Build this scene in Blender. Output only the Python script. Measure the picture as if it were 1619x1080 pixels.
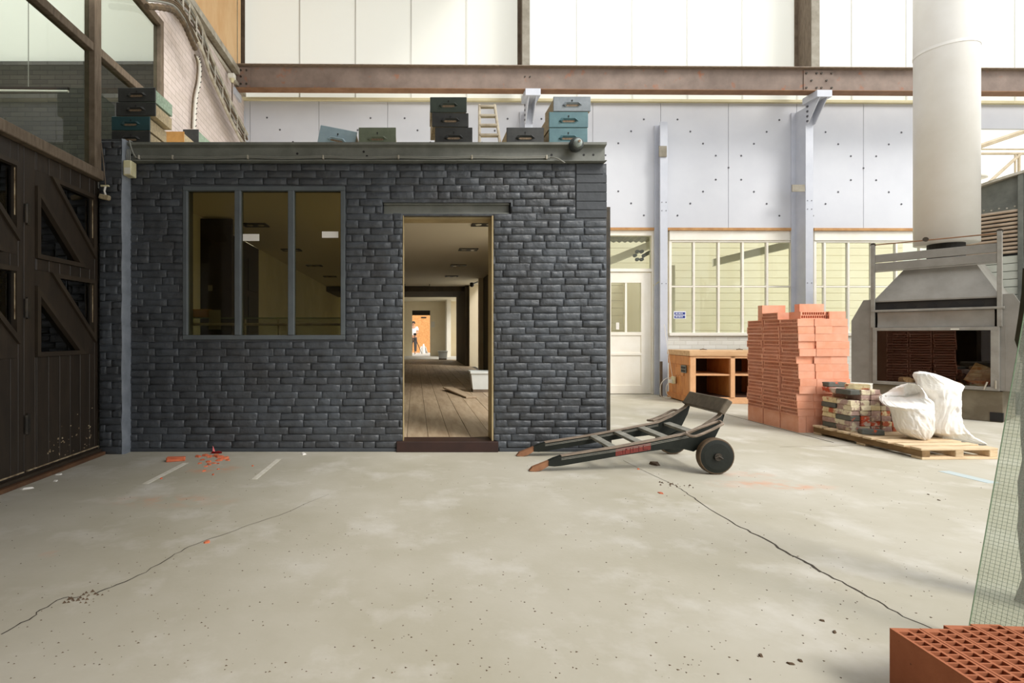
import bpy, math, random
from mathutils import Vector, Matrix, noise
for _o in list(bpy.data.objects): bpy.data.objects.remove(_o)
R = math.radians
SC = bpy.context.scene; COL = SC.collection
# ---------------------------------------------------------------- camera
F, CX, CY, CH = 830.0, 656.0, 530.0, 1.08          # focal length and axis in pixels of the 1619x1080 frame, camera height
cam = bpy.data.cameras.new('camera'); co = bpy.data.objects.new('camera', cam); COL.objects.link(co)
co.location = (0, 0, CH); co.rotation_euler = (R(90), 0, 0)
cam.sensor_width = 36; cam.lens = F/1619*36
cam.shift_x = (809.5-CX)/1619; cam.shift_y = (CY-540)/1619
cam.clip_start = .05; cam.clip_end = 200
SC.camera = co
# ---------------------------------------------------------------- daylight
wd = bpy.data.worlds.new('overcast'); SC.world = wd; wd.use_nodes = True
bg = wd.node_tree.nodes['Background']; bg.inputs[0].default_value = (.96, .98, 1.0, 1); bg.inputs[1].default_value = 1.5
sl = bpy.data.lights.new('daylight', 'SUN'); sl.energy = 2.6; sl.angle = R(24); sl.color = (1, .96, .89)
so = bpy.data.objects.new('daylight', sl); COL.objects.link(so)
so.rotation_euler = Vector((-.62, .60, -.86)).to_track_quat('-Z', 'Y').to_euler()
SC.view_settings.view_transform = 'Standard'; SC.view_settings.look = 'None'
SC.view_settings.gamma = 1; SC.view_settings.use_curve_mapping = False
SC.view_settings.exposure = 0.15

# ---------------------------------------------------------------- helpers
def s2l(c):
    return tuple((v/255/12.92 if v/255 <= .04045 else ((v/255+.055)/1.055)**2.4) for v in c)
MATS = {}
def M(name, c, c2=None, sc=4, rough=.6, metal=0, bump=0, bsc=40, rnd=0, lo=.35, hi=.65, stretch=None, c3=None, sc3=2, lo3=.55, hi3=.7, bdist=.004, spec=.5, pos=False):
    m = bpy.data.materials.new(name); m.use_nodes = True; nt = m.node_tree; N = nt.nodes; L = nt.links
    b = N['Principled BSDF']; b.inputs['Roughness'].default_value = rough; b.inputs['Metallic'].default_value = metal
    b.inputs['Specular IOR Level'].default_value = spec
    c = s2l(c); b.inputs['Base Color'].default_value = (*c, 1)
    tc = N.new('ShaderNodeTexCoord'); mp = N.new('ShaderNodeMapping'); L.new(tc.outputs['Object'], mp.inputs[0])
    if stretch: mp.inputs['Scale'].default_value = stretch
    if pos:                                              # one pattern running over all pieces of a surface
        gp = N.new('ShaderNodeNewGeometry'); L.new(gp.outputs['Position'], mp.inputs[0])
    vec = mp.outputs[0]
    if rnd and pos: oi = N.new('ShaderNodeObjectInfo')
    elif rnd:
        oi = N.new('ShaderNodeObjectInfo'); ad = N.new('ShaderNodeVectorMath'); ad.operation = 'ADD'
        ml = N.new('ShaderNodeMath'); ml.operation = 'MULTIPLY'; ml.inputs[1].default_value = 37.0
        L.new(oi.outputs['Random'], ml.inputs[0]); L.new(vec, ad.inputs[0]); L.new(ml.outputs[0], ad.inputs[1]); vec = ad.outputs[0]
    out = None
    def ramp(scale, lo, hi, det=6):
        n = N.new('ShaderNodeTexNoise'); n.inputs['Scale'].default_value = scale; n.inputs['Detail'].default_value = det
        n.inputs['Roughness'].default_value = .62; L.new(vec, n.inputs['Vector'])
        r = N.new('ShaderNodeMapRange'); r.inputs[1].default_value = lo; r.inputs[2].default_value = hi; L.new(n.outputs[0], r.inputs[0]); return r.outputs[0]
    def mix(fac, a, bb):
        x = N.new('ShaderNodeMix'); x.data_type = 'RGBA'; L.new(fac, x.inputs[0])
        for k, v in ((6, a), (7, bb)):
            if isinstance(v, tuple): x.inputs[k].default_value = (*v, 1)
            else: L.new(v, x.inputs[k])
        return x.outputs[2]
    cur = c
    if c2: cur = mix(ramp(sc, lo, hi), c, s2l(c2))
    if c3: cur = mix(ramp(sc3, lo3, hi3), cur, s2l(c3))
    if rnd:
        h = N.new('ShaderNodeHueSaturation'); mr = N.new('ShaderNodeMapRange'); mr.inputs[3].default_value = 1-rnd; mr.inputs[4].default_value = 1+rnd
        L.new(oi.outputs['Random'], mr.inputs[0]); L.new(mr.outputs[0], h.inputs['Value'])
        if isinstance(cur, tuple): h.inputs['Color'].default_value = (*cur, 1)
        else: L.new(cur, h.inputs['Color'])
        cur = h.outputs[0]
    if not isinstance(cur, tuple): L.new(cur, b.inputs['Base Color'])
    if bump:
        n = N.new('ShaderNodeTexNoise'); n.inputs['Scale'].default_value = bsc; n.inputs['Detail'].default_value = 8; L.new(vec, n.inputs['Vector'])
        bp = N.new('ShaderNodeBump'); bp.inputs['Strength'].default_value = bump; bp.inputs['Distance'].default_value = bdist
        L.new(n.outputs[0], bp.inputs['Height']); L.new(bp.outputs[0], b.inputs['Normal'])
    MATS[name] = m; return m
def glass_mat(name, tint=(235, 240, 235), refl=1.0, rough=0.0, bump=0):
    m = bpy.data.materials.new(name); m.use_nodes = True; nt = m.node_tree; N = nt.nodes; L = nt.links
    N.remove(N['Principled BSDF']); out = N['Material Output']
    t = N.new('ShaderNodeBsdfTransparent'); t.inputs[0].default_value = (*s2l(tint), 1)
    g = N.new('ShaderNodeBsdfGlossy'); g.inputs['Roughness'].default_value = rough
    fr = N.new('ShaderNodeFresnel'); fr.inputs[0].default_value = 1.5
    mu = N.new('ShaderNodeMath'); mu.operation = 'MULTIPLY'; mu.inputs[1].default_value = refl; mu.use_clamp = True; L.new(fr.outputs[0], mu.inputs[0])
    ge = N.new('ShaderNodeNewGeometry'); iv = N.new('ShaderNodeMath'); iv.operation = 'SUBTRACT'; iv.inputs[0].default_value = 1; L.new(ge.outputs['Backfacing'], iv.inputs[1])
    m2 = N.new('ShaderNodeMath'); m2.operation = 'MULTIPLY'; L.new(mu.outputs[0], m2.inputs[0]); L.new(iv.outputs[0], m2.inputs[1])   # reflect once, on entering the sheet
    mx = N.new('ShaderNodeMixShader'); L.new(m2.outputs[0], mx.inputs[0]); L.new(t.outputs[0], mx.inputs[1]); L.new(g.outputs[0], mx.inputs[2])
    L.new(mx.outputs[0], out.inputs[0])
    if bump:
        n = N.new('ShaderNodeTexNoise'); n.inputs['Scale'].default_value = 60; bp = N.new('ShaderNodeBump'); bp.inputs['Strength'].default_value = bump
        bp.inputs['Distance'].default_value = .002; L.new(n.outputs[0], bp.inputs['Height']); L.new(bp.outputs[0], g.inputs['Normal'])
    MATS[name] = m; return m
def translucent_mat(name, col):
    m = bpy.data.materials.new(name); m.use_nodes = True; nt = m.node_tree; N = nt.nodes; L = nt.links
    N.remove(N['Principled BSDF']); out = N['Material Output']
    d = N.new('ShaderNodeBsdfDiffuse'); t = N.new('ShaderNodeBsdfTranslucent'); mx = N.new('ShaderNodeMixShader'); mx.inputs[0].default_value = .6
    for s in (d, t): s.inputs[0].default_value = (*s2l(col), 1)
    L.new(d.outputs[0], mx.inputs[1]); L.new(t.outputs[0], mx.inputs[2]); L.new(mx.outputs[0], out.inputs[0])
    MATS[name] = m; return m
def brick_tex_mat(name, c1, c2, mortar, bw, bh, axis, rough=.7, bump=.6, ms=.012):
    """painted brickwork too far away to tell the bricks apart; axis = 'x' or 'y': the horizontal direction of the wall"""
    m = bpy.data.materials.new(name); m.use_nodes = True; nt = m.node_tree; N = nt.nodes; L = nt.links
    b = N['Principled BSDF']; b.inputs['Roughness'].default_value = rough
    tc = N.new('ShaderNodeTexCoord'); sp = N.new('ShaderNodeSeparateXYZ'); cb = N.new('ShaderNodeCombineXYZ'); L.new(tc.outputs['Object'], sp.inputs[0])
    L.new(sp.outputs[0 if axis == 'x' else 1], cb.inputs[0]); L.new(sp.outputs[2], cb.inputs[1])
    br = N.new('ShaderNodeTexBrick'); L.new(cb.outputs[0], br.inputs['Vector']); br.inputs['Scale'].default_value = 1
    br.inputs['Brick Width'].default_value = bw; br.inputs['Row Height'].default_value = bh; br.inputs['Mortar Size'].default_value = ms/2; br.inputs['Mortar Smooth'].default_value = .6
    for k, v in (('Color1', c1), ('Color2', c2), ('Mortar', mortar)): br.inputs[k].default_value = (*s2l(v), 1)
    L.new(br.outputs[0], b.inputs['Base Color'])
    bp = N.new('ShaderNodeBump'); bp.inputs['Strength'].default_value = bump; bp.inputs['Distance'].default_value = -.008
    L.new(br.outputs[1], bp.inputs['Height']); L.new(bp.outputs[0], b.inputs['Normal'])
    MATS[name] = m; return m

class MB:
    def __init__(s, X=None): s.v = []; s.f = []; s.X = X
    def add(s, vs, fs):
        k = len(s.v)
        for p in vs:
            p = Vector(p); s.v.append(s.X @ p if s.X else p)
        s.f += [tuple(i+k for i in f) for f in fs]; return s
    def box(s, x0, x1, y0, y1, z0, z1, M_=None):
        vs = [Vector((x, y, z)) for z in (z0, z1) for y in (y0, y1) for x in (x0, x1)]
        if M_: vs = [M_ @ p for p in vs]
        return s.add(vs, [(0, 2, 3, 1), (4, 5, 7, 6), (0, 1, 5, 4), (2, 6, 7, 3), (0, 4, 6, 2), (1, 3, 7, 5)])
    def bbox(s, x0, x1, y0, y1, z0, z1, b=.004, M_=None):
        """box with chamfered edges"""
        xs, ys, zs = (x0, x1), (y0, y1), (z0, z1); vs = []; idx = {}
        for i in (0, 1):
            for j in (0, 1):
                for k in (0, 1):
                    sx, sy, sz = (b, -b)[i], (b, -b)[j], (b, -b)[k]
                    for a, d in enumerate(((0, sy, sz), (sx, 0, sz), (sx, sy, 0))):
                        idx[i, j, k, a] = len(vs); vs.append(Vector((xs[i]+d[0], ys[j]+d[1], zs[k]+d[2])))
        fs = []
        def quad(q): fs.append(tuple(idx[t] for t in q))
        for a in range(3):
            for e in (0, 1):
                q = []
                for (p, r) in ((0, 0), (1, 0), (1, 1), (0, 1)):
                    t = [0, 0, 0]; t[a] = e; t[(a+1) % 3] = p; t[(a+2) % 3] = r; q.append((*t, a))
                quad(q if e else q[::-1])
        for a in range(3):
            for p in (0, 1):
                for r in (0, 1):
                    b1, b2 = (a+1) % 3, (a+2) % 3; q = []
                    for (e, w) in ((0, b1), (1, b1), (1, b2), (0, b2)):
                        t = [0, 0, 0]; t[a] = e; t[b1] = p; t[b2] = r; q.append((*t, w))
                    quad(q if (p ^ r) else q[::-1])
        for i in (0, 1):
            for j in (0, 1):
                for k in (0, 1):
                    q = [(i, j, k, 0), (i, j, k, 1), (i, j, k, 2)]
                    quad(q if (i+j+k) % 2 == 1 else q[::-1])
        if M_: vs = [M_ @ p for p in vs]
        return s.add(vs, fs)
    def tube(s, pts, r, n=8, caps=True):
        pts = [Vector(p) for p in pts]; rs = r if isinstance(r, (list, tuple)) else [r]*len(pts)
        k = len(pts); vs = []; up = None
        for i, p in enumerate(pts):
            d = (pts[min(i+1, k-1)]-pts[max(i-1, 0)]).normalized()
            if up is None: up = d.orthogonal().normalized()
            up = (up-d*up.dot(d)).normalized(); w = d.cross(up)
            for a in range(n):
                t = 2*math.pi*a/n; vs.append(p+(up*math.cos(t)+w*math.sin(t))*rs[i])
        fs = [(i*n+a, i*n+(a+1) % n, (i+1)*n+(a+1) % n, (i+1)*n+a) for i in range(k-1) for a in range(n)]
        if caps: fs += [tuple(range(n))[::-1], tuple((k-1)*n+a for a in range(n))]
        return s.add(vs, fs)
    def lathe(s, prof, c=(0, 0, 0), axis='z', n=20):
        vs = []
        for (r, h) in prof:
            for a in range(n):
                t = 2*math.pi*a/n; q = (r*math.cos(t), r*math.sin(t), h)
                if axis == 'y': q = (q[0], h, -q[1])
                elif axis == 'x': q = (h, q[0], q[1])
                vs.append(Vector(q)+Vector(c))
        k = len(prof)
        fs = [(i*n+a, i*n+(a+1) % n, (i+1)*n+(a+1) % n, (i+1)*n+a) for i in range(k-1) for a in range(n)]
        fs += [tuple(range(n))[::-1], tuple((k-1)*n+a for a in range(n))]
        return s.add(vs, fs)
    def prism(s, poly, d0, d1, plane='xz'):
        """poly of 2d points in a plane, thickness d0..d1 along the third axis"""
        n = len(poly)
        def P(p, d): return {'xz': (p[0], d, p[1]), 'yz': (d, p[0], p[1]), 'xy': (p[0], p[1], d)}[plane]
        vs = [P(p, d0) for p in poly]+[P(p, d1) for p in poly]
        return s.add(vs, [tuple(range(n)), tuple(range(2*n-1, n-1, -1))]+[(i, i+n, (i+1) % n+n, (i+1) % n) for i in range(n)])
    def mesh(s, name, mat, smooth=False):
        me = bpy.data.meshes.new(name); me.from_pydata([tuple(p) for p in s.v], [], s.f)
        me.materials.append(MATS[mat]); me.update()
        import bmesh
        b = bmesh.new(); b.from_mesh(me); bmesh.ops.recalc_face_normals(b, faces=b.faces); b.to_mesh(me); b.free()
        if smooth:
            for p in me.polygons: p.use_smooth = True
        return me
    def build(s, name, mat, parent=None, smooth=False, world=False, kind=None):
        if world and parent:
            inv = parent.matrix_basis.inverted(); s.v = [inv @ p for p in s.v]
        o = bpy.data.objects.new(name, s.mesh(name, mat, smooth)); COL.objects.link(o)
        if parent: o.parent = parent
        if kind: o['kind'] = kind
        return o
def link(o, parent=None): COL.objects.link(o); o.parent = parent; return o
def thing(name, label, cat, loc=(0, 0, 0), rotz=0, group=None):
    o = bpy.data.objects.new(name, None); COL.objects.link(o); o.empty_display_size = .1
    o.location = loc; o.rotation_euler = (0, 0, rotz)
    o.matrix_basis = Matrix.Translation(Vector(loc)) @ Matrix.Rotation(rotz, 4, 'Z')
    return tag(o, label, cat, group)
def tag(o, label, cat, group=None):
    o['label'] = label; o['category'] = cat
    if group: o['group'] = group
    return o
def struct(o): o['kind'] = 'structure'; return o
def copy_tree(o, parent=None):
    c = o.copy(); COL.objects.link(c); c.parent = parent
    for ch in [k for k in o.children]: copy_tree(ch, c)
    return c
def fl(x, y, z=0):                                   # pixel -> point on a horizontal plane
    Y = F*(CH-z)/(y-CY); return Vector(((x-CX)/F*Y, Y, z))
def at(x, y, Y): return Vector(((x-CX)/F*Y, Y, CH-(y-CY)/F*Y))
def wx(x, Y): return (x-CX)/F*Y
def wz(y, Y): return CH+(CY-y)/F*Y
def rects(x0, x1, z0, z1, holes):
    """split a rectangle with rectangular holes into boxes (x0,x1,z0,z1)"""
    xs = sorted({x0, x1}|{v for h in holes for v in h[:2] if x0 < v < x1}); out = []
    for a, b in zip(xs, xs[1:]):
        zz = [(max(h[2], z0), min(h[3], z1)) for h in holes if h[0] <= a+1e-6 and h[1] >= b-1e-6]; zz.sort(); z = z0
        for p, q in zz:
            if p > z+1e-6: out.append((a, b, z, p))
            z = max(z, q)
        if z < z1-1e-6: out.append((a, b, z, z1))
    return out
# ---------------------------------------------------------------- materials
M('concrete', (184, 179, 165), (168, 162, 144), sc=.9, rough=.75, bump=.25, bsc=60, c3=(199, 195, 186), sc3=2.3, lo3=.52, hi3=.75, bdist=.003)
def _dust(m, spots, col):                            # brick dust trodden into the slab
    nt = m.node_tree; N = nt.nodes; L = nt.links; b = N['Principled BSDF']; cur = b.inputs['Base Color'].links[0].from_socket
    gp = N.new('ShaderNodeNewGeometry'); nz = N.new('ShaderNodeTexNoise'); nz.inputs['Scale'].default_value = 9; nz.inputs['Detail'].default_value = 8; L.new(gp.outputs['Position'], nz.inputs['Vector'])
    for (p, rx, ry, s) in spots:
        sb = N.new('ShaderNodeVectorMath'); sb.operation = 'SUBTRACT'; sb.inputs[1].default_value = (p.x, p.y, 0); L.new(gp.outputs['Position'], sb.inputs[0])
        ml = N.new('ShaderNodeVectorMath'); ml.operation = 'MULTIPLY'; ml.inputs[1].default_value = (1/rx, 1/ry, 0); L.new(sb.outputs[0], ml.inputs[0])
        ln = N.new('ShaderNodeVectorMath'); ln.operation = 'LENGTH'; L.new(ml.outputs[0], ln.inputs[0])
        mr = N.new('ShaderNodeMapRange'); mr.inputs[1].default_value = 1; mr.inputs[2].default_value = .1; mr.inputs[3].default_value = 0; mr.inputs[4].default_value = s; L.new(ln.outputs['Value'], mr.inputs[0])
        n2 = N.new('ShaderNodeMapRange'); n2.inputs[1].default_value = .42; n2.inputs[2].default_value = .62; L.new(nz.outputs[0], n2.inputs[0])
        mu = N.new('ShaderNodeMath'); mu.operation = 'MULTIPLY'; L.new(mr.outputs[0], mu.inputs[0]); L.new(n2.outputs[0], mu.inputs[1])
        mx = N.new('ShaderNodeMix'); mx.data_type = 'RGBA'; L.new(mu.outputs[0], mx.inputs[0]); L.new(cur, mx.inputs[6]); mx.inputs[7].default_value = (*s2l(col), 1); cur = mx.outputs[2]
    L.new(cur, b.inputs['Base Color'])
_dust(MATS['concrete'], [(fl(335, 742), .28, .16, .7), (fl(270, 792), .5, .16, .45), (fl(1200, 765), .45, .16, .5), (fl(1270, 770), .3, .1, .5), (fl(1180, 750), .25, .12, .5), (fl(80, 876), .06, .05, .6)], (206, 142, 106))
M('crack', (58, 50, 40), rough=.9)
M('dark_paint', (60, 62, 65), (72, 77, 83), sc=3, rough=.42, bump=.65, bsc=10, bdist=.028, rnd=.05, pos=True)
M('dark_paint_wall', (60, 62, 65), (72, 77, 83), sc=3, rough=.42, bump=.65, bsc=10, bdist=.028, pos=True)
M('dark_plaster', (66, 70, 75), (58, 62, 67), sc=6, rough=.6, bump=.4, bsc=25, bdist=.008)
M('pier_stripe', (128, 134, 142), (108, 114, 122), sc=8, rough=.6, bump=.4, bsc=50)
M('steel_grey', (122, 124, 117), (102, 104, 97), sc=5, rough=.5, bump=.1, bsc=40)
M('frame_grey', (92, 99, 102), (82, 88, 92), sc=6, rough=.4)
M('door_brown', (52, 42, 32), (40, 32, 24), sc=3, rough=.5, bump=.2, bsc=30, stretch=(1, 6, 1), rnd=.12)
M('door_trim', (46, 37, 28), (58, 48, 36), sc=4, rough=.5)
M('old_timber', (120, 105, 88), (92, 78, 62), sc=6, rough=.7, bump=.3, bsc=30, stretch=(1, 6, 1))
M('worn_edge', (190, 172, 140), (96, 74, 50), sc=14, rough=.7)
M('black', (14, 13, 12), rough=.6)
M('iron', (50, 48, 44), (74, 66, 56), sc=12, rough=.5, metal=.5)
M('white_plastic', (226, 224, 212), rough=.4)
M('cream_plastic', (222, 216, 178), (200, 190, 150), sc=9, rough=.4)
M('white_paint', (247, 243, 232), (240, 234, 220), sc=3, rough=.5, bump=.1, bsc=20)
M('cream', (246, 235, 210), (241, 228, 200), sc=2, rough=.7)
M('cream_dull', (220, 211, 176), (206, 196, 160), sc=2, rough=.7)
M('panel_blue', (207, 209, 215), (200, 202, 209), sc=1.2, rough=.6)
M('post_blue', (200, 203, 212), (190, 194, 204), sc=3, rough=.5)
M('rivet', (92, 92, 98), rough=.5, metal=.4)
M('beam_rust', (138, 121, 110), (116, 100, 90), sc=3, rough=.7, bump=.2, bsc=30, c3=(150, 96, 66), sc3=5, lo3=.6, hi3=.72)
M('flange_rust', (120, 84, 54), (140, 104, 74), sc=4, rough=.7)
M('post_worn', (150, 144, 130), (120, 112, 96), sc=5, rough=.6)
M('ply', (238, 200, 150), (228, 182, 128), sc=4, rough=.7, stretch=(1, 1, .4))
M('timber_strip', (196, 150, 96), (170, 122, 72), sc=6, rough=.7)
translucent_mat('poly_sheet', (248, 248, 244))
M('seam', (224, 224, 218), rough=.5)
glass_mat('glass', (238, 242, 236))
glass_mat('glass_tint', (214, 210, 188), refl=.35)
glass_mat('glass_dark', (170, 165, 150), refl=2.0)
glass_mat('glass_stove', (226, 216, 198), refl=1.6)
glass_mat('glass_wired', (240, 244, 238), refl=1.0, bump=.25)
def _cloud(m, f, col):                               # cast glass: a little light scatters in the sheet
    nt = m.node_tree; out = nt.nodes['Material Output']; src = out.inputs[0].links[0].from_socket
    d = nt.nodes.new('ShaderNodeBsdfTranslucent'); d2 = nt.nodes.new('ShaderNodeBsdfDiffuse'); a = nt.nodes.new('ShaderNodeAddShader')
    for k in (d, d2): k.inputs[0].default_value = (*[c*.5 for c in s2l(col)], 1)
    nt.links.new(d.outputs[0], a.inputs[0]); nt.links.new(d2.outputs[0], a.inputs[1])
    mx = nt.nodes.new('ShaderNodeMixShader'); mx.inputs[0].default_value = f; nt.links.new(src, mx.inputs[1]); nt.links.new(a.outputs[0], mx.inputs[2]); nt.links.new(mx.outputs[0], out.inputs[0])
_cloud(MATS['glass_wired'], .20, (244, 246, 238))
M('door_sill', (104, 72, 46), (80, 54, 34), sc=6, rough=.7)
M('wire', (128, 140, 128), rough=.5)
brick_tex_mat('white_brick_y', (222, 208, 202), (212, 198, 190), (190, 176, 168), .22, .075, 'y', bump=.5)
brick_tex_mat('white_brick_x', (240, 236, 226), (230, 226, 214), (222, 216, 204), .22, .075, 'x', bump=.5)
brick_tex_mat('dark_brick_x', (74, 72, 62), (60, 58, 50), (46, 44, 38), .22, .068, 'x', bump=.6)
M('terracotta', (219, 149, 117), (228, 167, 140), sc=5, rough=.85, bump=.15, bsc=60, rnd=.06)
M('terracotta_near', (172, 104, 70), (158, 92, 60), sc=9, rough=.9, bump=.3, bsc=70, c3=(120, 70, 50), sc3=60, lo3=.66, hi3=.72)
M('old_brick_a', (176, 150, 140), (150, 122, 112), sc=18, rough=.9, bump=.5, bsc=60, rnd=.15, c3=(214, 202, 172), sc3=8, lo3=.5, hi3=.56)
M('old_brick_b', (196, 84, 50), (170, 66, 38), sc=18, rough=.9, bump=.5, bsc=60, rnd=.15, c3=(206, 190, 176), sc3=9, lo3=.46, hi3=.54)
M('old_brick_c', (96, 98, 90), (84, 86, 80), sc=18, rough=.8, bump=.4, bsc=60, rnd=.12, c3=(190, 84, 50), sc3=9, lo3=.6, hi3=.64)
M('old_brick_d', (222, 208, 166), (200, 182, 140), sc=18, rough=.9, bump=.5, bsc=60, rnd=.1, c3=(176, 92, 62), sc3=9, lo3=.54, hi3=.6)
M('pallet', (218, 194, 160), (192, 166, 130), sc=5, rough=.8, bump=.3, bsc=40, stretch=(1, 5, 5), rnd=.12)
M('pallet_dark', (140, 110, 72), (112, 86, 54), sc=6, rough=.85, bump=.4, bsc=40, stretch=(6, 1, 4))
M('bag', (240, 238, 234), (232, 228, 220), sc=3, rough=.45, bump=.2, bsc=18, bdist=.01)
M('stove', (148, 145, 138), (128, 125, 118), sc=2.5, rough=.42, metal=.3, bump=.08, bsc=12)
M('stove_frame', (150, 147, 139), (130, 126, 118), sc=6, rough=.45, metal=.1)
M('stove_dark', (26, 24, 22), (40, 36, 32), sc=5, rough=.7)
M('plinth', (124, 115, 96), (102, 92, 74), sc=4, rough=.8, bump=.2)
M('pipe', (226, 224, 219), (218, 215, 208), sc=1.5, rough=.45, metal=.1)
M('louver', (196, 176, 154), (172, 150, 128), sc=6, rough=.6)
M('machine', (120, 122, 114), (96, 98, 92), sc=5, rough=.6)
M('slat_pale', (212, 214, 202), (198, 200, 188), sc=4, rough=.6)
M('bench_wood', (206, 140, 76), (180, 112, 56), sc=5, rough=.6, bump=.15, bsc=30, stretch=(3, 3, .8), rnd=.1)
M('bench_top', (212, 176, 136), (190, 150, 108), sc=6, rough=.7, stretch=(.6, 4, 4))
M('bench_pale', (222, 174, 130), (206, 154, 108), sc=6, rough=.7)
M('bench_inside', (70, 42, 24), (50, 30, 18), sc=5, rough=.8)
M('cart_green', (19, 23, 19), (27, 31, 25), sc=10, rough=.55, bump=.2, bsc=50, spec=.3)
M('cart_worn', (150, 134, 118), (112, 98, 84), sc=14, rough=.7, stretch=(1, 4, 4))
M('cart_rung', (150, 148, 138), (122, 120, 110), sc=12, rough=.7)
M('cart_handle', (150, 104, 72), (124, 84, 58), sc=10, rough=.6)
M('cart_red', (124, 44, 34), (104, 36, 28), sc=16, rough=.6, bump=.3, bsc=50)
M('cart_letter', (92, 26, 20), rough=.7)
M('cart_head', (104, 93, 77), (82, 72, 58), sc=14, rough=.7, bump=.3)
M('tyre', (96, 76, 52), (70, 56, 40), sc=10, rough=.7)
M('threshold', (52, 28, 22), (40, 20, 16), sc=8, rough=.5, c3=(120, 90, 70), sc3=30, lo3=.7, hi3=.74)
M('ceiling_cream', (238, 230, 208), rough=.8)
M('plank_floor', (186, 166, 140), (160, 138, 112), sc=3, rough=.6, bump=.2, bsc=30, stretch=(5, .6, 1), rnd=.1)
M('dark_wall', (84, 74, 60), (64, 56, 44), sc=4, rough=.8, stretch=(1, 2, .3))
M('dark_wood', (40, 30, 22), (32, 24, 18), sc=4, rough=.6)
M('spot_black', (12, 12, 12), rough=.4)
M('spot_lens', (200, 196, 176), rough=.15)
M('jamb_tan', (176, 158, 118), (156, 138, 100), sc=5, rough=.7)
M('osb', (222, 164, 104), (196, 134, 76), sc=22, rough=.8)
M('tub', (226, 230, 226), (214, 218, 214), sc=3, rough=.4)
M('skin', (196, 148, 120), rough=.6)
M('hair', (48, 38, 30), rough=.8)
M('shirt', (236, 234, 232), rough=.8)
M('trousers', (72, 70, 72), rough=.8)
M('paper', (232, 228, 220), rough=.8)
M('paper_grey', (150, 146, 136), rough=.8)
M('sign_blue', (44, 62, 140), rough=.4)
M('sign_white', (236, 238, 246), rough=.4)
M('drawer_black', (40, 41, 40), (56, 57, 55), sc=9, rough=.45, bump=.1, c3=(84, 80, 70), sc3=20, lo3=.68, hi3=.76)
M('drawer_dark_green', (60, 70, 62), (50, 58, 52), sc=9, rough=.45, bump=.1)
M('drawer_teal', (88, 124, 130), (74, 108, 116), sc=9, rough=.45, bump=.1, c3=(122, 104, 84), sc3=24, lo3=.7, hi3=.76)
M('drawer_deep_teal', (36, 70, 74), (30, 58, 62), sc=9, rough=.45, bump=.1)
M('drawer_grey', (138, 146, 152), (116, 124, 130), sc=9, rough=.45, bump=.1)
M('drawer_pale_blue', (148, 168, 176), (136, 156, 166), sc=9, rough=.45, bump=.1)
M('drawer_moss', (108, 116, 96), (94, 102, 84), sc=9, rough=.5)
M('drawer_side', (176, 160, 128), (140, 128, 104), sc=40, rough=.8)
M('drawer_side_green', (150, 168, 150), (120, 140, 122), sc=40, rough=.8)
M('brass_worn', (150, 130, 106), (112, 94, 74), sc=60, rough=.6, metal=.2)
M('box_wood', (196, 148, 84), (170, 122, 64), sc=6, rough=.7)
M('ladder_wood', (182, 172, 152), (158, 146, 126), sc=10, rough=.7)
M('lamp_dark', (70, 74, 72), (54, 58, 56), sc=10, rough=.4, metal=.3)
M('lamp_glass', (150, 160, 156), rough=.15)
M('cable', (140, 140, 132), rough=.5)
M('cable_dark', (70, 58, 44), (104, 86, 62), sc=10, rough=.7)
M('cable_white', (226, 222, 210), rough=.5)
M('tray', (196, 190, 176), (150, 140, 122), sc=8, rough=.5)
M('red_chip', (204, 116, 80), (184, 92, 62), sc=10, rough=.9, rnd=.1)
M('red_plastic', (196, 34, 44), rough=.4)
M('tape_white', (222, 218, 206), (200, 194, 178), sc=20, rough=.8)
M('chalk_blue', (172, 186, 190), (178, 186, 182), sc=12, rough=.9)
M('leaf', (96, 76, 54), (72, 56, 40), sc=20, rough=.8)
M('yellow_wall', (232, 206, 120), rough=.8)
M('grey_wall', (150, 152, 152), rough=.8)
M('duct', (236, 232, 220), (226, 220, 206), sc=4, rough=.5)
M('truss', (190, 176, 150), (170, 154, 128), sc=5, rough=.6)
M('moss_post', (66, 60, 44), (48, 50, 34), sc=9, rough=.9, bump=.5)
M('debris_pale', (190, 176, 150), (150, 130, 104), sc=12, rough=.9)
M('corrugated', (176, 172, 156), (150, 146, 130), sc=4, rough=.6)
M('ground_out', (190, 186, 176), rough=.9)
M('green_line', (120, 150, 120), rough=.6)
# ================================================================ the setting
rng = random.Random(7)
# ---- hall floor
floor = struct(MB().box(-9, 22, -9, 9.62, -.12, 0).build('floor', 'concrete'))
floor['label'] = 'worn beige concrete hall floor with long cracks'
struct(MB().box(-40, 60, -40, 70, -.3, -.13).build('ground_outside', 'ground_out'))
def strip(pix, w0, w1, name, mat, z=.0012, jit=.3, sub=4, seed=1):
    """a thin irregular strip lying on the floor along a pixel polyline"""
    r = random.Random(seed); P = [fl(*p) for p in pix]; Q = []
    for a, b in zip(P, P[1:]):
        for k in range(sub): Q.append(a.lerp(b, k/sub))
    Q.append(P[-1]); m = MB(); vs = []; n = len(Q)
    for i, p in enumerate(Q):
        d = (Q[min(i+1, n-1)]-Q[max(i-1, 0)]).normalized(); s = Vector((-d.y, d.x, 0)); t = i/(n-1)
        w = (w0+(w1-w0)*t)*(1-jit+2*jit*r.random())/2; c = p+s*(r.random()-.5)*jit*.05
        vs += [c+s*w+Vector((0, 0, z)), c-s*w+Vector((0, 0, z))]
    m.add(vs, [(2*i, 2*i+1, 2*i+3, 2*i+2) for i in range(n-1)])
    return m.build(name, mat, floor)
strip([(1068, 768), (1085, 779), (1100, 790), (1150, 822), (1180, 838), (1215, 856), (1250, 878), (1275, 890), (1300, 905)], .004, .014, 'crack', 'crack', seed=2)
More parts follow.
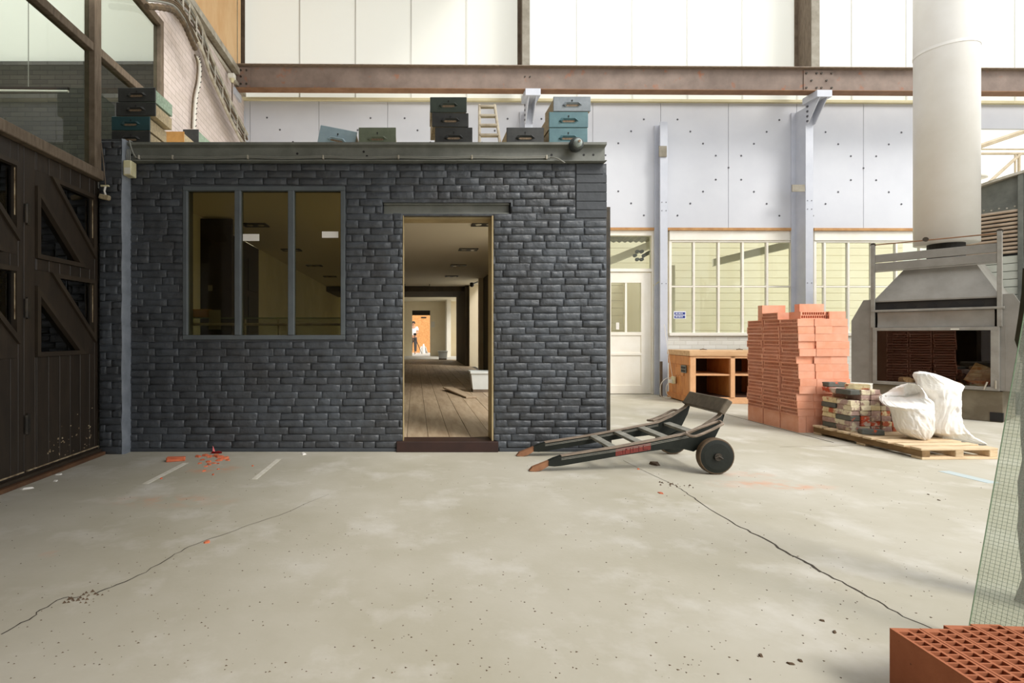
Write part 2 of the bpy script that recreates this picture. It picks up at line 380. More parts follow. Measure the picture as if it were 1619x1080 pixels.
strip([(1300, 905), (1340, 925), (1385, 950), (1430, 975), (1490, 1003)], .011, .003, 'crack', 'crack', seed=3)
strip([(0, 1003), (45, 980), (65, 965), (100, 945), (128, 944)], .006, .004, 'crack', 'crack', seed=4)
strip([(150, 940), (185, 925), (230, 905), (270, 880), (300, 865), (345, 848), (395, 830), (440, 815), (520, 782)], .006, .002, 'crack', 'crack', seed=5)
strip([(985, 728), (1010, 741), (1040, 755), (1068, 768)], .003, .004, 'crack', 'crack', jit=.1, seed=6)
strip([(1120, 647), (1155, 657), (1230, 677), (1318, 700)], .012, .016, 'floor_joint', 'crack', jit=.05, seed=8)
strip([(1232, 707), (1330, 705), (1420, 704)], .006, .006, 'crack', 'old_timber', jit=.5, seed=9)
for i, (x, y, n, sp) in enumerate(((132, 944, 26, .06), (1060, 766, 18, .07), (1085, 770, 8, .05))):     # broken patches on the cracks
    c = fl(x, y); m = MB()
    for k in range(n):
        a = rng.random()*6.28; d = sp*rng.random()**.6; s = .004+.007*rng.random()
        m.add([c+Vector((d*math.cos(a)*1.3+s*math.cos(t), d*math.sin(a)+s*.8*math.sin(t), 0)) for t in (0, 2.1, 4.2)]+[c+Vector((d*math.cos(a)*1.3, d*math.sin(a), s))], [(0, 1, 3), (1, 2, 3), (2, 0, 3)])
    m.build('broken_patch', 'leaf', floor, kind='stuff')
# grit scattered over the slab
m = MB()
for k in range(900):
    x = rng.uniform(0, 1619); y = rng.uniform(735, 1075); c = fl(x, y); s = rng.uniform(.0015, .005)
    if c.x < -2.75: continue
    m.add([c+Vector((s*math.cos(t)*rng.uniform(.6, 1.6), s*math.sin(t), 0)) for t in (0, 2.1, 4.2)]+[c+Vector((0, 0, s*.6))], [(0, 1, 3), (1, 2, 3), (2, 0, 3)])
m.build('grit', 'leaf', floor, kind='stuff')

# opaque slab, out of view, added to shade the left half of the hall
struct(MB().box(-9, 1.6, -9, 4.2, 4.25, 4.45).build('ceiling_gallery', 'old_timber'))
struct(MB().box(-2.9, 1.2, 4.2, 9.62, 7.9, 8.1).build('ceiling_hall', 'old_timber'))  # unseen roof added to darken the left bay and left-facing sides
struct(MB().box(-9, 4.5, -9.2, -9, 0, 4.45).build('wall_rear', 'white_brick_x'))  # unseen wall added to cut light coming from behind the camera
struct(MB().box(-3.1, -2.9, -9, 1.9, 0, 4.25).build('wall_left_near', 'white_brick_y'))  # unseen wall added to stop light leaking in from the left

# ---- brick front of the office
WY = F*CH/184                                       # 4.872: plane of the painted brick wall
def X_(x): return wx(x, WY)
def Z_(y): return wz(y, WY)
WIN = (X_(290), X_(546), Z_(537), Z_(295)); DOOR = (X_(637), X_(780), 0.0, Z_(341)); LINT = (X_(605), X_(808), Z_(338), Z_(320))
WX0, WX1, WTOP = -2.90, X_(959), 2.672
SLAB = WY+.003
wall = MB()
for a in rects(WX0, WX1, 0, WTOP, [WIN, DOOR, LINT]): wall.box(a[0], a[1], SLAB, SLAB+.21, a[2], a[3])
wall.box(LINT[0], LINT[1], SLAB+.075, SLAB+.21, LINT[2], LINT[3])
wall = struct(wall.build('wall_front', 'dark_paint_wall')); wall['label'] = 'charcoal painted brick wall of the office'
def brick_geo(L, H, D, r, nx=4, nz=3):
    b = .011; lump = .006; vs = []; fs = []
    for j in range(nz):
        for i in range(nx):
            x = -L/2+b+(L-2*b)*i/(nx-1); z = -H/2+b+(H-2*b)*j/(nz-1)
            vs.append((x+r.uniform(-.003, .003), -D+r.uniform(-lump, lump)*(.6 if i in (0, nx-1) or j in (0, nz-1) else 1), z+r.uniform(-.002, .002)))
    fs += [(j*nx+i, j*nx+i+1, (j+1)*nx+i+1, (j+1)*nx+i) for j in range(nz-1) for i in range(nx-1)]
    ring = [(i, 0) for i in range(nx)]+[(nx-1, j) for j in range(1, nz)]+[(i, nz-1) for i in range(nx-2, -1, -1)]+[(0, j) for j in range(nz-2, 0, -1)]
    n0 = len(vs); n = len(ring)
    for (i, j) in ring:
        x = -L/2+L*i/(nx-1); z = -H/2+H*j/(nz-1); vs.append((x+r.uniform(-.002, .002), -D+.005, z+r.uniform(-.002, .002)))
    for (i, j) in ring:
        x = -L/2+L*i/(nx-1); z = -H/2+H*j/(nz-1); vs.append((x, .004, z))
    for k in range(n):
        a = ring[k][1]*nx+ring[k][0]; b2 = ring[(k+1) % n][1]*nx+ring[(k+1) % n][0]
        fs.append((a, n0+k, n0+(k+1) % n, b2)); fs.append((n0+k, n0+n+k, n0+n+(k+1) % n, n0+(k+1) % n))
    return vs, fs
BR = []
for k in range(14):
    m = MB(); m.add(*brick_geo(.21, .056, .009, random.Random(100+k))); BR.append(m.mesh('brick', 'dark_paint', True))
def courses(x0, x1, z0, z1, holes, pitch, r, solid=()):
    out = []; n = int(round((z1-z0)/pitch))
    for j in range(n):
        z = z0+pitch*(j+.5); x = x0-(.11 if j % 2 else 0)-r.choice((0, 0, .055))
        while x < x1:
            L = r.choice((.222, .222, .228, .215, .222, .112)); a, b = max(x, x0), min(x+L, x1); x += L
            segs = [(a, b)]
            for h in holes:
                if h[2]+.02 < z+pitch/2 and z-pitch/2 < h[3]-.02:
                    ns = []
                    for p, q in segs:
                        if q <= h[0] or p >= h[1]: ns.append((p, q))
                        else:
                            if p < h[0]: ns.append((p, h[0]))
                            if q > h[1]: ns.append((h[1], q))
                    segs = ns
            for p, q in segs:
                if q-p > .035: out.append(((p+q)/2, z+r.uniform(-.003, .003), q-p-.004*r.uniform(0, 1.8), pitch-.005*r.uniform(.1, 1.8)))
    return out
BLK = (X_(910), WX1, Z_(345), WTOP)                 # smooth blocks at the top right corner
bl = courses(X_(198), WX1, .028, WTOP-.004, [WIN, DOOR, LINT, BLK], .0661, random.Random(3))
bl.sort(key=lambda b: -b[2]*b[3])
def put_bricks(bl, y, parent, limit, r, rest='brick_courses'):
    for k, (x, z, L, H) in enumerate(bl[:limit]):
        o = link(bpy.data.objects.new('brick', r.choice(BR)), parent); o.location = (x, y, z); o.scale = (L/.21, r.uniform(.5, 1.4), H/.056); o.rotation_euler = (0, r.uniform(-.02, .02), 0)
    if bl[limit:]:
        m = MB()
        for (x, z, L, H) in bl[limit:]:
            v, f = brick_geo(L, H, .009*r.uniform(.5, 1.4), r); m.add([(p[0]+x, p[1]+y, p[2]+z) for p in v], f)
        m.build(rest, 'dark_paint', parent, True, kind='stuff')
put_bricks(bl, SLAB, wall, 300, rng)
z = BLK[2]
for h in (.075, .08, .085, .085, .08, .2):          # plastered blocks of the corner
    if z+h > WTOP: h = WTOP-z
    MB().bbox(BLK[0]+.003, BLK[1]-(.03 if z > 2.5 else 0), SLAB-.011, SLAB+.02, z+.001, z+h-.001, .004).build('block', 'dark_plaster', wall); z += h
    if z >= WTOP-.01: break
MB().bbox(X_(198), DOOR[0]-.05, SLAB-.016, SLAB+.02, 0, .032, .004).build('plinth_course', 'dark_plaster', wall)
MB().bbox(.78, WX1, SLAB-.016, SLAB+.02, 0, .032, .004).build('plinth_course', 'dark_plaster', wall)
# lintel in its recess over the door
l = MB(); l.box(LINT[0]+.01, LINT[1]-.01, SLAB+.02, SLAB+.07, LINT[2], LINT[2]+.014); l.box(LINT[0]+.01, LINT[1]-.01, SLAB+.062, SLAB+.07, LINT[2], LINT[3]-.004)
l.box(LINT[0]+.01, LINT[1]-.01, SLAB+.03, SLAB+.07, LINT[3]-.014, LINT[3]); l.build('steel_lintel', 'steel_grey', wall)
MB().box(WX1-.004, WX1+.046, WY+.03, WY+.10, 0, Z_(326)).build('corner_post', 'iron', wall)
# door lining and threshold
t = MB(); t.box(DOOR[0], DOOR[0]+.008, WY-.004, WY+.24, .1, DOOR[3]); t.box(DOOR[1]-.014, DOOR[1], WY-.004, WY+.24, .1, DOOR[3]); t.box(DOOR[0]+.008, DOOR[1]-.014, WY+.06, WY+.24, DOOR[3]-.018, DOOR[3])
struct(t.build('trim_1', 'jamb_tan'))
th = struct(MB().bbox(X_(627), X_(787), WY-.035, WY+.2, 0, .098, .004).build('trim_2', 'threshold')); th['label'] = 'dark red-brown threshold under the office doorway'
# ---- brick pier in the corner
PY, PX0, PX1 = 4.752, -2.862, -2.646
pier = struct(MB().box(PX0, PX1, PY+.012, WY+.02, 0, 2.86).build('wall_pier', 'dark_paint_wall')); pier['label'] = 'narrow charcoal brick pier beside the plank doors'
put_bricks(courses(PX0, PX1-.01, 0, 2.86, [], .0661, random.Random(9)), PY+.012, pier, 100, rng)
m = MB(); n = 30
vs = []; r = random.Random(5)
for k in range(n+1):
    z = 2.86*k/n; vs += [(PX1-.008+r.uniform(-.004, .004), PY-.002, z), (PX1+.012+r.uniform(-.003, .003), PY+.02, z), (PX1+.012, WY+.02, z)]
m.add(vs, [(3*k+a, 3*k+a+1, 3*k+a+4, 3*k+a+3) for k in range(n) for a in (0, 1)]); m.build('painted_stripe', 'pier_stripe', pier, True)
# ---- window of the office: frame, mullions, three panes
w = MB(); a, b, c, d = WIN; fw = .042; y0, y1 = WY-.018, WY+.06
w.bbox(a, b, y0, y1, c, c+fw, .004); w.bbox(a, b, y0, y1, d-fw, d, .004); w.bbox(a, a+fw, y0, y1, c+fw, d-fw, .004); w.bbox(b-fw, b, y0, y1, c+fw, d-fw, .004)
win = struct(w.build('window_1', 'frame_grey')); win['label'] = 'grey steel framed office window of three panes'
mx = [X_(377), X_(461)]
for q in mx: MB().bbox(q-.028, q+.028, y0-.012, y1, c+fw, d-fw, .004).build('mullion', 'frame_grey', win)
ed = [a+fw]+[v for q in mx for v in (q-.028, q+.028)]+[b-fw]
for k in range(3): MB().box(ed[2*k], ed[2*k+1], WY+.02, WY+.026, c+fw, d-fw).build('pane', 'glass_tint', win)
# ---- steel channel on top of the brick front, roof of the office
ch = thing('steel_channel', 'long grey steel channel lying on top of the charcoal brick wall', 'steel beam', (-.45, WY, 2.672))
p = MB(); x0, x1 = -2.642, X_(955); zt, zb = 2.846, 2.674
p.add([(x, y, z) for x in (x0, x1) for (y, z) in ((4.800, zt), (WY+.02, zt), (WY+.02, zb), (4.80, zb), (4.80, zb+.008), (4.848, zb+.014), (4.852, zb+.02), (4.852, zt-.04), (4.848, zt-.034), (4.80, zt-.022))],
      [tuple(range(10)), tuple(range(19, 9, -1))]+[(i, i+10, (i+1) % 10+10, (i+1) % 10) for i in range(10)])
p.build('channel', 'steel_grey', ch, world=True)
for (x, y) in ((470, 243), (575, 240), (580, 247), (872, 245), (923, 245), (938, 245), (208, 245)):
    q = at(x, y, 4.852); MB().lathe([(.011, -.001), (.011, .004)], q, 'y', 10).build('bolt_hole', 'black', ch, world=True)
roof = MB()
for a in rects(-2.86, WX1-.01, WY+.024, 9.6, [(-.4, 1.55, 5.4, 6.85)]): roof.box(a[0], a[1], a[2], a[3], 2.66, 2.846)     # hole for an unseen skylight added to brighten the office
roof = struct(roof.build('ceiling_office', 'ceiling_cream')); MB().box(-.4, 1.55, 5.4, 6.85, 2.80, 2.81).build('roof_light', 'glass', roof); roof['label'] = 'flat ceiling and roof slab of the office'
# ================================================================ left side: plank doors, glazed screen, whitewashed wall
DX = -2.88
def dy(x): return F*2.88/(CX-x)
def leaf(name, ya, yb, label):
    d = bpy.data.objects.new(name, None); COL.objects.link(d); d['kind'] = 'structure'; d['label'] = label
    holes = [(ya+.115, yb-.055, 1.665, 2.335), (ya+.115, yb-.055, .915, 1.575)]
    n = 7; wd_ = (yb-ya)/n
    for k in range(n):                              # upright planks, cut round the two glazed openings
        m = MB()
        for (a, b, z0, z1) in rects(ya+k*wd_+.0025, ya+(k+1)*wd_-.0025, .03, 2.475, holes):
            if b-a > .004: m.bbox(DX-.032, DX+rng.uniform(-.002, .002), a, b, z0, z1, .003)
        if m.v: m.build('plank', 'door_brown', d)
    for (a, b, z0, z1) in holes:
        f = MB(); t = .035; ys = DX-.03, DX+.022
        dl = math.hypot(b-a, z1-z0); ux, uz = (b-a)/dl, -(z1-z0)/dl; nx, nz = -uz, ux; hw = .058
        # the two triangles left and right of the brace: frames and panes
        up = [(a+.16, z1), (b, z1), (b, z0+.10)]; dn = [(a, z1-.12), (a, z0), (b-.14, z0)]
        for tri in (up, dn):
            c = (sum(p[0] for p in tri)/3, sum(p[1] for p in tri)/3)
            inn = []
            for i in range(3):                      # inset triangle
                p0, p1, p2 = Vector(tri[i-1]), Vector(tri[i]), Vector(tri[(i+1) % 3])
                e1, e2 = (p0-p1).normalized(), (p2-p1).normalized(); bi = (e1+e2).normalized(); s = math.sqrt(max(1e-4, (1-e1.dot(e2))/2)); inn.append(tuple(p1+bi*(t/s)))
            fr = MB()
            for i in range(3):
                j = (i+1) % 3; fr.prism([tri[i], tri[j], inn[j], inn[i]], DX-.03, DX+.02, 'yz')
            fr = fr.build('pane_frame', 'door_trim', d)
            MB().prism(inn, DX-.028, DX-.022, 'yz').build('pane', 'glass_dark', d)
        MB().prism([(a, z1-.12), (a, z1), (a+.16, z1), (b, z0+.10), (b, z0), (b-.14, z0)], DX-.03, DX-.002, 'yz').build('brace', 'door_brown', d)
        e = MB(); e.box(DX+.004, DX+.008, b-.044, b-.036, z0+.28, z1-.05); e.build('pale_edge', 'worn_edge', d)
    for z in (1.98, 1.28, .42):
        h = MB(); h.box(DX, DX+.012, ya+.02, ya+.05, z-.08, z+.08); h.tube([(DX+.014, ya+.002, z-.07), (DX+.014, ya+.002, z+.07)], .011); h.build('hinge', 'iron', d)
    l = MB(); l.box(DX, DX+.012, ya+.02, yb-.01, .070, .078); l.build('ledge', 'worn_edge', d)
    return d
d1 = leaf('door_1', dy(38), 4.775, 'dark brown plank door leaf with two diagonally braced glazed openings')
d2 = leaf('door_2', dy(38)-.91, dy(38)-.004, 'dark brown plank door leaf cut off by the edge of the hall view')
b = MB(); b.bbox(DX-.1, DX+.06, 1.9, 4.80, 2.478, 2.565, .006); b = struct(b.build('trim_3', 'old_timber')); b['label'] = 'heavy timber transom above the plank doors'
s = MB(); s.bbox(DX-.05, DX+.085, 1.9, 4.745, 0, .03, .004); s = struct(s.build('trim_4', 'door_sill')); s['label'] = 'brown wooden sill along the foot of the plank doors'
s = MB(); s.bbox(DX-.05, DX+.05, 1.9, 4.745, .03, .055, .004); struct(s.build('trim_5', 'door_trim'))
m = MB(); r = random.Random(4)                      # worn paint at the foot of the door
for k in range(46):
    y = r.uniform(4.1, 4.7); z = .09+abs(r.gauss(0, .09))*(1+(y-4.1)); s = r.uniform(.003, .008); m.box(DX+.001, DX+.0035, y, y+s*r.uniform(1, 2.2), z, z+s*r.uniform(.8, 2))
m.build('worn_paint', 'worn_edge', d1, kind='stuff')
# glazed screen above
scr = struct(MB().box(DX-.04, DX+.05, 4.638, 4.738, 2.565, 4.6).build('window_2', 'old_timber')); scr['label'] = 'tall glazed timber screen above the plank doors'
for nm, a in (('rail', (1.9, 4.638, 3.59, 3.665)), ('rail', (4.738, 5.86, 3.60, 3.675)), ('rail', (1.9, 4.638, 4.54, 4.62)), ('rail', (4.738, 5.86, 4.54, 4.62)), ('jamb', (5.86, 5.93, 2.846, 4.62))):
    MB().bbox(DX-.04, DX+.045, a[0], a[1], a[2], a[3], .004).build(nm, 'old_timber', scr)
for a in ((1.9, 4.638, 2.565, 3.59), (1.9, 4.638, 3.665, 4.54), (4.738, 5.86, 2.846, 3.60), (4.738, 5.86, 3.675, 4.54)):
    MB().box(DX-.006, DX, *a).build('pane', 'glass', scr)
# room behind the screen
struct(MB().box(-10, -3.16, 7.7, 7.9, 0, 5.1).build('wall_side_room', 'dark_brick_x'))
struct(MB().box(-10, -3.16, 7.75, 7.8, 5.1, 9).build('wall_side_room_upper', 'poly_sheet'))
struct(MB().box(-10, -3.06, 0, 7.7, 2.42, 2.5).build('floor_side_room', 'dark_wood'))  # deck added to keep the space behind the plank doors dark
struct(MB().box(-7.1, -7.0, 0, 7.7, 0, 6).build('wall_side_room_far', 'dark_brick_x'))
t = thing('tube_lamp', 'slim white tube lamp seen through the glazed screen', 'lamp', (-4.6, 7.0, 4.45))
a, c = at(-20, 143.5, 7.0), at(108, 144.5, 7.0); m = MB(); m.tube([a, c], .018); m.build('tube', 'white_plastic', t, world=True)
m = MB(); m.box(a.x, c.x, 6.99, 7.03, a.z+.02, a.z+.05); m.build('batten', 'dark_wood', t, world=True); m = MB(); m.tube([((a.x+c.x)/2, 7.01, a.z+.05), ((a.x+c.x)/2, 7.01, 9)], .006); m.build('wire', 'cable', t, world=True)
# whitewashed brick wall beyond the screen, steel profile and ply above
LX = -3.05
wl = MB(); wl.prism([(-2.885, 5.93), (-3.09, 9.6), (-3.15, 9.6), (-2.945, 5.93)], 0, 5.3, 'xy'); wl = struct(wl.build('wall_left', 'white_brick_y')); wl['label'] = 'whitewashed brick side wall above the office roof'
g = thing('crane_rail', 'weathered steel rail running along the top of the whitewashed wall', 'steel beam', (LX, 7.5, 5.3))
m = MB(); m.box(LX-.1, LX+.06, 5.0, 9.3, 5.30, 5.36); m.build('lower_flange', 'tray', g, world=True)
m = MB(); m.box(LX-.04, LX-.01, 5.0, 9.3, 5.36, 5.50); m.build('web', 'cable_dark', g, world=True)
m = MB(); m.box(LX-.1, LX+.08, 5.0, 9.3, 5.50, 5.60); m.build('upper_flange', 'tray', g, world=True)
pl = struct(MB().box(LX-.06, LX-.02, 6.2, 9.25, 5.60, 9).build('wall_left_upper', 'ply'))
pl['label'] = 'orange plywood sheets above the rail on the side wall'
# cable ladder with bundled cables sweeping down the wall
cl = thing('cable_ladder', 'pale cable ladder full of old cables sweeping down the whitewashed wall', 'cable tray', (-2.95, 7.6, 4.3))
path = [(278, 2), (292, 18), (306, 42), (318, 68), (330, 104), (345, 138), (360, 172), (374, 200), (388, 226)]
XX = -2.86
P = []
for (x, y) in path:
    Y = F*(-XX)/(CX-x); P.append(Vector((XX, Y, wz(y, Y))))
P = [P[0]+Vector((0, -.5, .02))]+P
def off(d, e): return [p+Vector((e, 0, d)) for p in P]
def smooth(pts, k=5):
    out = []
    for i in range(len(pts)-1):
        p0, p1, p2, p3 = pts[max(i-1, 0)], pts[i], pts[i+1], pts[min(i+2, len(pts)-1)]
        for j in range(k):
            t = j/k; out.append(.5*((2*p1)+(-p0+p2)*t+(2*p0-5*p1+4*p2-p3)*t*t+(-p0+3*p1-3*p2+p3)*t**3))
    return out+[pts[-1]]
for d in (.14, -.14): MB().tube(smooth(off(d, .03)), .024, 6).build('side_rail', 'tray', cl, world=True)
S = smooth(P, 5)
for k in range(3, len(S), 4): MB().tube([S[k]+Vector((.035, 0, -.14)), S[k]+Vector((.035, 0, .14))], .014, 6).build('rung', 'tray', cl, world=True)
for k in range(7):
    d = -.10+.2*k/6; MB().tube([p+Vector((.025+.01*math.sin(i*.9+k), 0, .01*math.sin(i*.7+k*2))) for i, p in enumerate(smooth(off(d, 0)))], rng.uniform(.008, .014), 5).build('cable', 'cable_dark' if k % 3 else 'cable', cl, world=True)
# spiral wrapped white cable hanging down the wall
hc = thing('wrapped_cable', 'white cable wrapped in a spiral sleeve hanging down the whitewashed wall', 'cable', (-3.0, 7.1, 4.0))
def lw(x, y, X=-2.885): Y = F*(-X)/(CX-x); return Vector((X, Y, wz(y, Y)))
q = smooth([lw(312, 90), lw(316, 105), lw(315, 130), lw(310, 155), lw(308, 180), lw(307, 206)], 6)
MB().tube(q, .020, 8).build('sleeve', 'cable_white', hc, world=True)
for i in range(0, len(q), 2): MB().tube([q[i]+Vector((.022, -.012, -.012)), q[i]+Vector((.023, .012, .012))], .005, 5).build('spiral_gap', 'black', hc, world=True)
MB().tube([p+Vector((-.01, -.06, 0)) for p in q], .012, 6).build('brown_cable', 'cable_dark', hc, world=True)
# thick sleeve at the top and stain coloured cables
tc_ = thing('cable_bundle', 'thick ribbed cable bundle crossing the top of the whitewashed wall', 'cable', (-2.95, 6.2, 4.8))
q = smooth([lw(232, 10, -2.70), lw(255, 12, -2.70), lw(275, 18, -2.70), lw(290, 36, -2.70), lw(300, 58, -2.70), lw(309, 78, -2.70)], 6)
MB().tube([p for p in q], [.035 if i % 2 else .028 for i in range(len(q))], 8).build('ribbed_sleeve', 'cable_dark', tc_, world=True)
for k in range(3): MB().tube([p+Vector((0, .03*k, .06+.035*k)) for p in q], .012, 6).build('cable', 'cable_dark' if k else 'cable', tc_, world=True)
# small floodlight on the left column
fd = thing('wall_floodlight', 'small white floodlight on a thin stem beside the rusty beam end', 'lamp', lw(367, 122, -2.93))
MB().bbox(-.06, .05, -.05, .05, -.03, .05, .012).build('housing', 'white_plastic', fd); MB().lathe([(.02, -.09), (.035, -.03)], (0, 0, 0)).build('neck', 'cream_plastic', fd); MB().tube([(0, 0, -.08), (0, 0, -.55)], .009).build('stem', 'cable_dark', fd)
# hanging pull handle and junction box by the pier
hp = thing('pull_cord', 'frayed cord with a pale block hanging in front of the brick pier', 'cord', (-2.76, 4.70, 2.3))
a, c, e = at(160, 226, 4.70), at(167, 294, 4.70), at(166, 312, 4.70)
MB().tube([a, at(164, 262, 4.70), c], .004, 6).build('cord', 'old_timber', hp, world=True); MB().box(c.x-.04, c.x+.03, 4.69, 4.71, c.z-.006, c.z+.006).build('toggle', 'cream_plastic', hp, world=True)
MB().tube([c, at(165, 302, 4.70), at(167, 308, 4.70)], .009, 6).build('knot', 'paper', hp, world=True)
MB().bbox(-.05, .045, -.02, .02, -.022, .022, .008, Matrix.Translation(e) @ Matrix.Rotation(.2, 4, 'Y')).build('block', 'drawer_side', hp, world=True)
jb = thing('junction_box', 'cream junction box with a white label on the pier corner', 'junction box', (-2.598, 4.79, 2.525))
MB().bbox(-.038, .033, -.05, .05, 0, .137, .006).build('housing', 'cream_plastic', jb); MB().box(-.026, .030, -.052, -.0495, .012, .068).build('label', 'white_plastic', jb)
for k in range(3): MB().tube([(-.022+.014*k, -.012, .13), (-.024+.016*k, -.012, .19), (-.02+.014*k, -.008, .25)], .004, 6).build('wire', 'cable', jb)
# ================================================================ back wall of the hall (turned a little away from the office front)
BM = Matrix.Translation((3.5, 9.55, 0)) @ Matrix.Rotation(math.atan(.0108), 4, 'Z')
BY = 9.55
def bu(x, v=0): return wx(x, BY+v)-3.5
def bz(y, v=0): return wz(y, BY+v)
def BB(): return MB(BM)
wb = struct(BB().box(bu(372), bu(1531), .06, .12, 3.03, 5.31).build('wall_back', 'post_blue')); wb['label'] = 'back wall clad in pale blue-grey riveted panels'
ex = [372, 397, 505, 613, 721, 829, 937, 1045, 1153, 1262, 1369, 1477, 1531]
for a, b in zip(ex, ex[1:]): BB().bbox(bu(a)+.003, bu(b)-.003, 0, .06, bz(360), 5.31, .003).build('panel', 'panel_blue', wb)
BB().bbox(bu(1531), bu(1760), 0, .06, bz(201), 5.31, .003).build('panel', 'panel_blue', wb)
for c in (505, 721, 937, 1153, 1369, 1585):
    m = BB()
    for s in (-1, 1):
        for k in range(0 if s > 0 else 1, 5):
            for q in ((1, -1) if k else (1,)):
                x = c+s*20.3*k
                if x > 1531: continue
                m.lathe([(.018, -.007), (.013, -.012)], (bu(x), .004, bz(264.5+q*19*k)), 'y', 8)
    if m.v: m.build('rivets', 'rivet', wb)
struct(BB().bbox(bu(372), bu(1760), -.05, .1, 5.31, 5.362, .005).build('trim_6', 'cream_dull'))
for a, b in ((962, 1040), (1056, 1258), (1289, 1531)): struct(BB().box(bu(a), bu(b), -.02, .1, bz(364), bz(360)).build('trim_7', 'timber_strip'))
# translucent sheets of the upper storey
wu = struct(BB().box(bu(372), bu(1760), .02, .05, 8.9, 9).build('wall_upper', 'seam')); wu['label'] = 'upper wall of white translucent sheets'
ex = [386+88*k for k in range(16)]
for a, b in zip(ex, ex[1:]):
    BB().box(bu(a)+.004, bu(b)-.004, .05, .062, 5.362, 8.9).build('translucent_sheet', 'poly_sheet', wu)
    BB().box(bu(b)-.012, bu(b)+.012, .035, .05, 5.362, 8.9).build('standing_seam', 'seam', wu)
# runway beam
rb = thing('runway_beam', 'long rusty steel runway beam carried on column brackets', 'steel beam', BM @ Vector((2.5, -.55, 5.25)))
zb, zt, v0 = 5.245, 5.66, -.55; u0, u1 = bu(380)-.02, 9.5
BB().box(u0, u1, v0-.006, v0+.006, zb+.014, zt-.016).build('web', 'beam_rust', rb, world=True)
BB().bbox(u0, u1, v0-.09, v0+.09, zb, zb+.014, .003).build('bottom_flange', 'flange_rust', rb, world=True)
BB().bbox(u0, u1, v0-.09, v0+.09, zt-.016, zt, .003).build('top_flange', 'cart_worn', rb, world=True)
def plate(xa, xb, bolts):
    a, b = wx(xa, 8.99)-3.5, wx(xb, 8.99)-3.5; p = BB().box(a, b, v0-.02, v0-.006, zb+.03, zt-.03).build('splice_plate', 'beam_rust', rb, world=True)
    m = BB()
    for (x, z) in bolts: m.lathe([(.016, v0-.034), (.016, v0-.018)], (a+(b-a)*x, 0, zb+.03+(zt-zb-.06)*z), 'y', 8)
    m.build('bolts', 'iron', rb, world=True)
plate(1272, 1320, [(.08, .15), (.42, .15), (.58, .15), (.92, .15), (.25, .5), (.75, .5), (.08, .85), (.42, .85), (.58, .85), (.92, .85)])
plate(376, 398, [(.3, .2), (.7, .2), (.3, .55), (.3, .85), (.7, .85)])
m = BB()
for x in (829, 837): m.lathe([(.012, v0-.02), (.012, v0-.005)], (wx(x, 8.99)-3.5, 0, 5.50), 'y', 8)
m.build('bolts', 'iron', rb, world=True)
# columns with brackets
def column(x0, w, zt, label, bracket=True, v=-.34, group=None, z0=0):
    u = wx(x0, BY+v)-3.5; base = BM @ Vector((u+w/2, v/2, z0))
    c = thing('steel_column', label, 'column', base, group=group)
    BB().bbox(u, u+w, v, v+.014, z0, zt, .002).build('front_flange', 'post_blue', c, world=True)
    BB().box(u+w/2-.005, u+w/2+.005, v+.014, -.024, z0, zt).build('web', 'post_blue', c, world=True)
    BB().box(u-.02, u+w+.02, -.024, -.004, z0, zt).build('rear_flange', 'post_blue', c, world=True)
    m = BB()
    for z in (3.45, 3.3, 2.0): 
        for e in (.03, w-.03): m.lathe([(.009, v-.005), (.009, v+.002)], (u+e, 0, z), 'y', 6)
    if z0 == 0: m.build('rivets', 'rivet', c, world=True)
    if bracket:
        b = BB(); b.box(u-.06, u+w+.06, v-.34, v, 5.13, 5.243); b.build('bracket_seat', 'post_blue', c, world=True)
        for e in (u-.005, u+w-.01): BB().prism([(v, 4.78), (v-.05, 4.78), (v-.32, 5.13), (v, 5.13)], e, e+.014, 'yz').build('gusset', 'post_blue', c, world=True)
        m = BB()
        for k in range(4): m.lathe([(.02, -.012), (.02, .0)], (u-.005, v-.05, 4.83+.085*k), 'x', 8)
        m.build('bolts', 'rivet', c, world=True)
    return c
column(1276, .135, 5.13, 'blue-grey steel column with bracket standing between the white windows')
column(829, .135, 5.13, 'blue-grey bracketed steel column rising behind the ladder', z0=2.846)
column(366, .135, 5.13, 'blue-grey bracketed steel column in the corner by the cable ladder', z0=2.846)
column(1044, .135, bz(192, -.2), 'slim blue-grey steel post beside the white door', bracket=False, v=-.2)
ps = thing('steel_clip', 'small steel angle clip high on the slim post', 'bracket', BM @ Vector((bu(1046), -.22, 4.42)))
BB().box(wx(1042, 9.34)-3.5, wx(1054, 9.34)-3.5, -.222, -.203, bz(248, -.2), bz(231, -.2)).build('plate', 'post_worn', ps, world=True)
ca = thing('column_arm', 'short steel arm sticking out of the column above the bricks', 'bracket', BM @ Vector((bu(1258), -.3, 3.6)))
BB().box(wx(1252, 9.25)-3.5, wx(1272, 9.25)-3.5, -.34, -.32, bz(303, -.3), bz(292, -.3)).build('arm', 'post_worn', ca, world=True)
# posts of the upper storey, standing on the beam
for (x, w, lab) in ((822, .13, 'worn steel post above the beam, over the stacked drawers'), (1274, .14, 'worn steel post above the bolted splice plate'), (368, .16, 'dark worn steel post above the end of the beam in the corner')):
    u = wx(x, BY-.25)-3.5; p = thing('upper_post', lab, 'steel post', BM @ Vector((u+w/2, -.3, zt)))
    BB().box(u, u+w, -.42, -.405, zt, 9).build('front_flange', 'post_worn', p, world=True); BB().box(u+w*.42, u+w*.58, -.405, -.02, zt, 9).build('web', 'old_timber', p, world=True)
    BB().box(u, u+w, -.02, .0, zt, 9).build('rear_flange', 'old_timber', p, world=True)
# ---- white joinery: door bay, window bays
JV = .05
def joinery_pane(o, a, b, c, d, mat='glass'): BB().box(a, b, JV+.03, JV+.035, c, d).build('pane', mat, o)
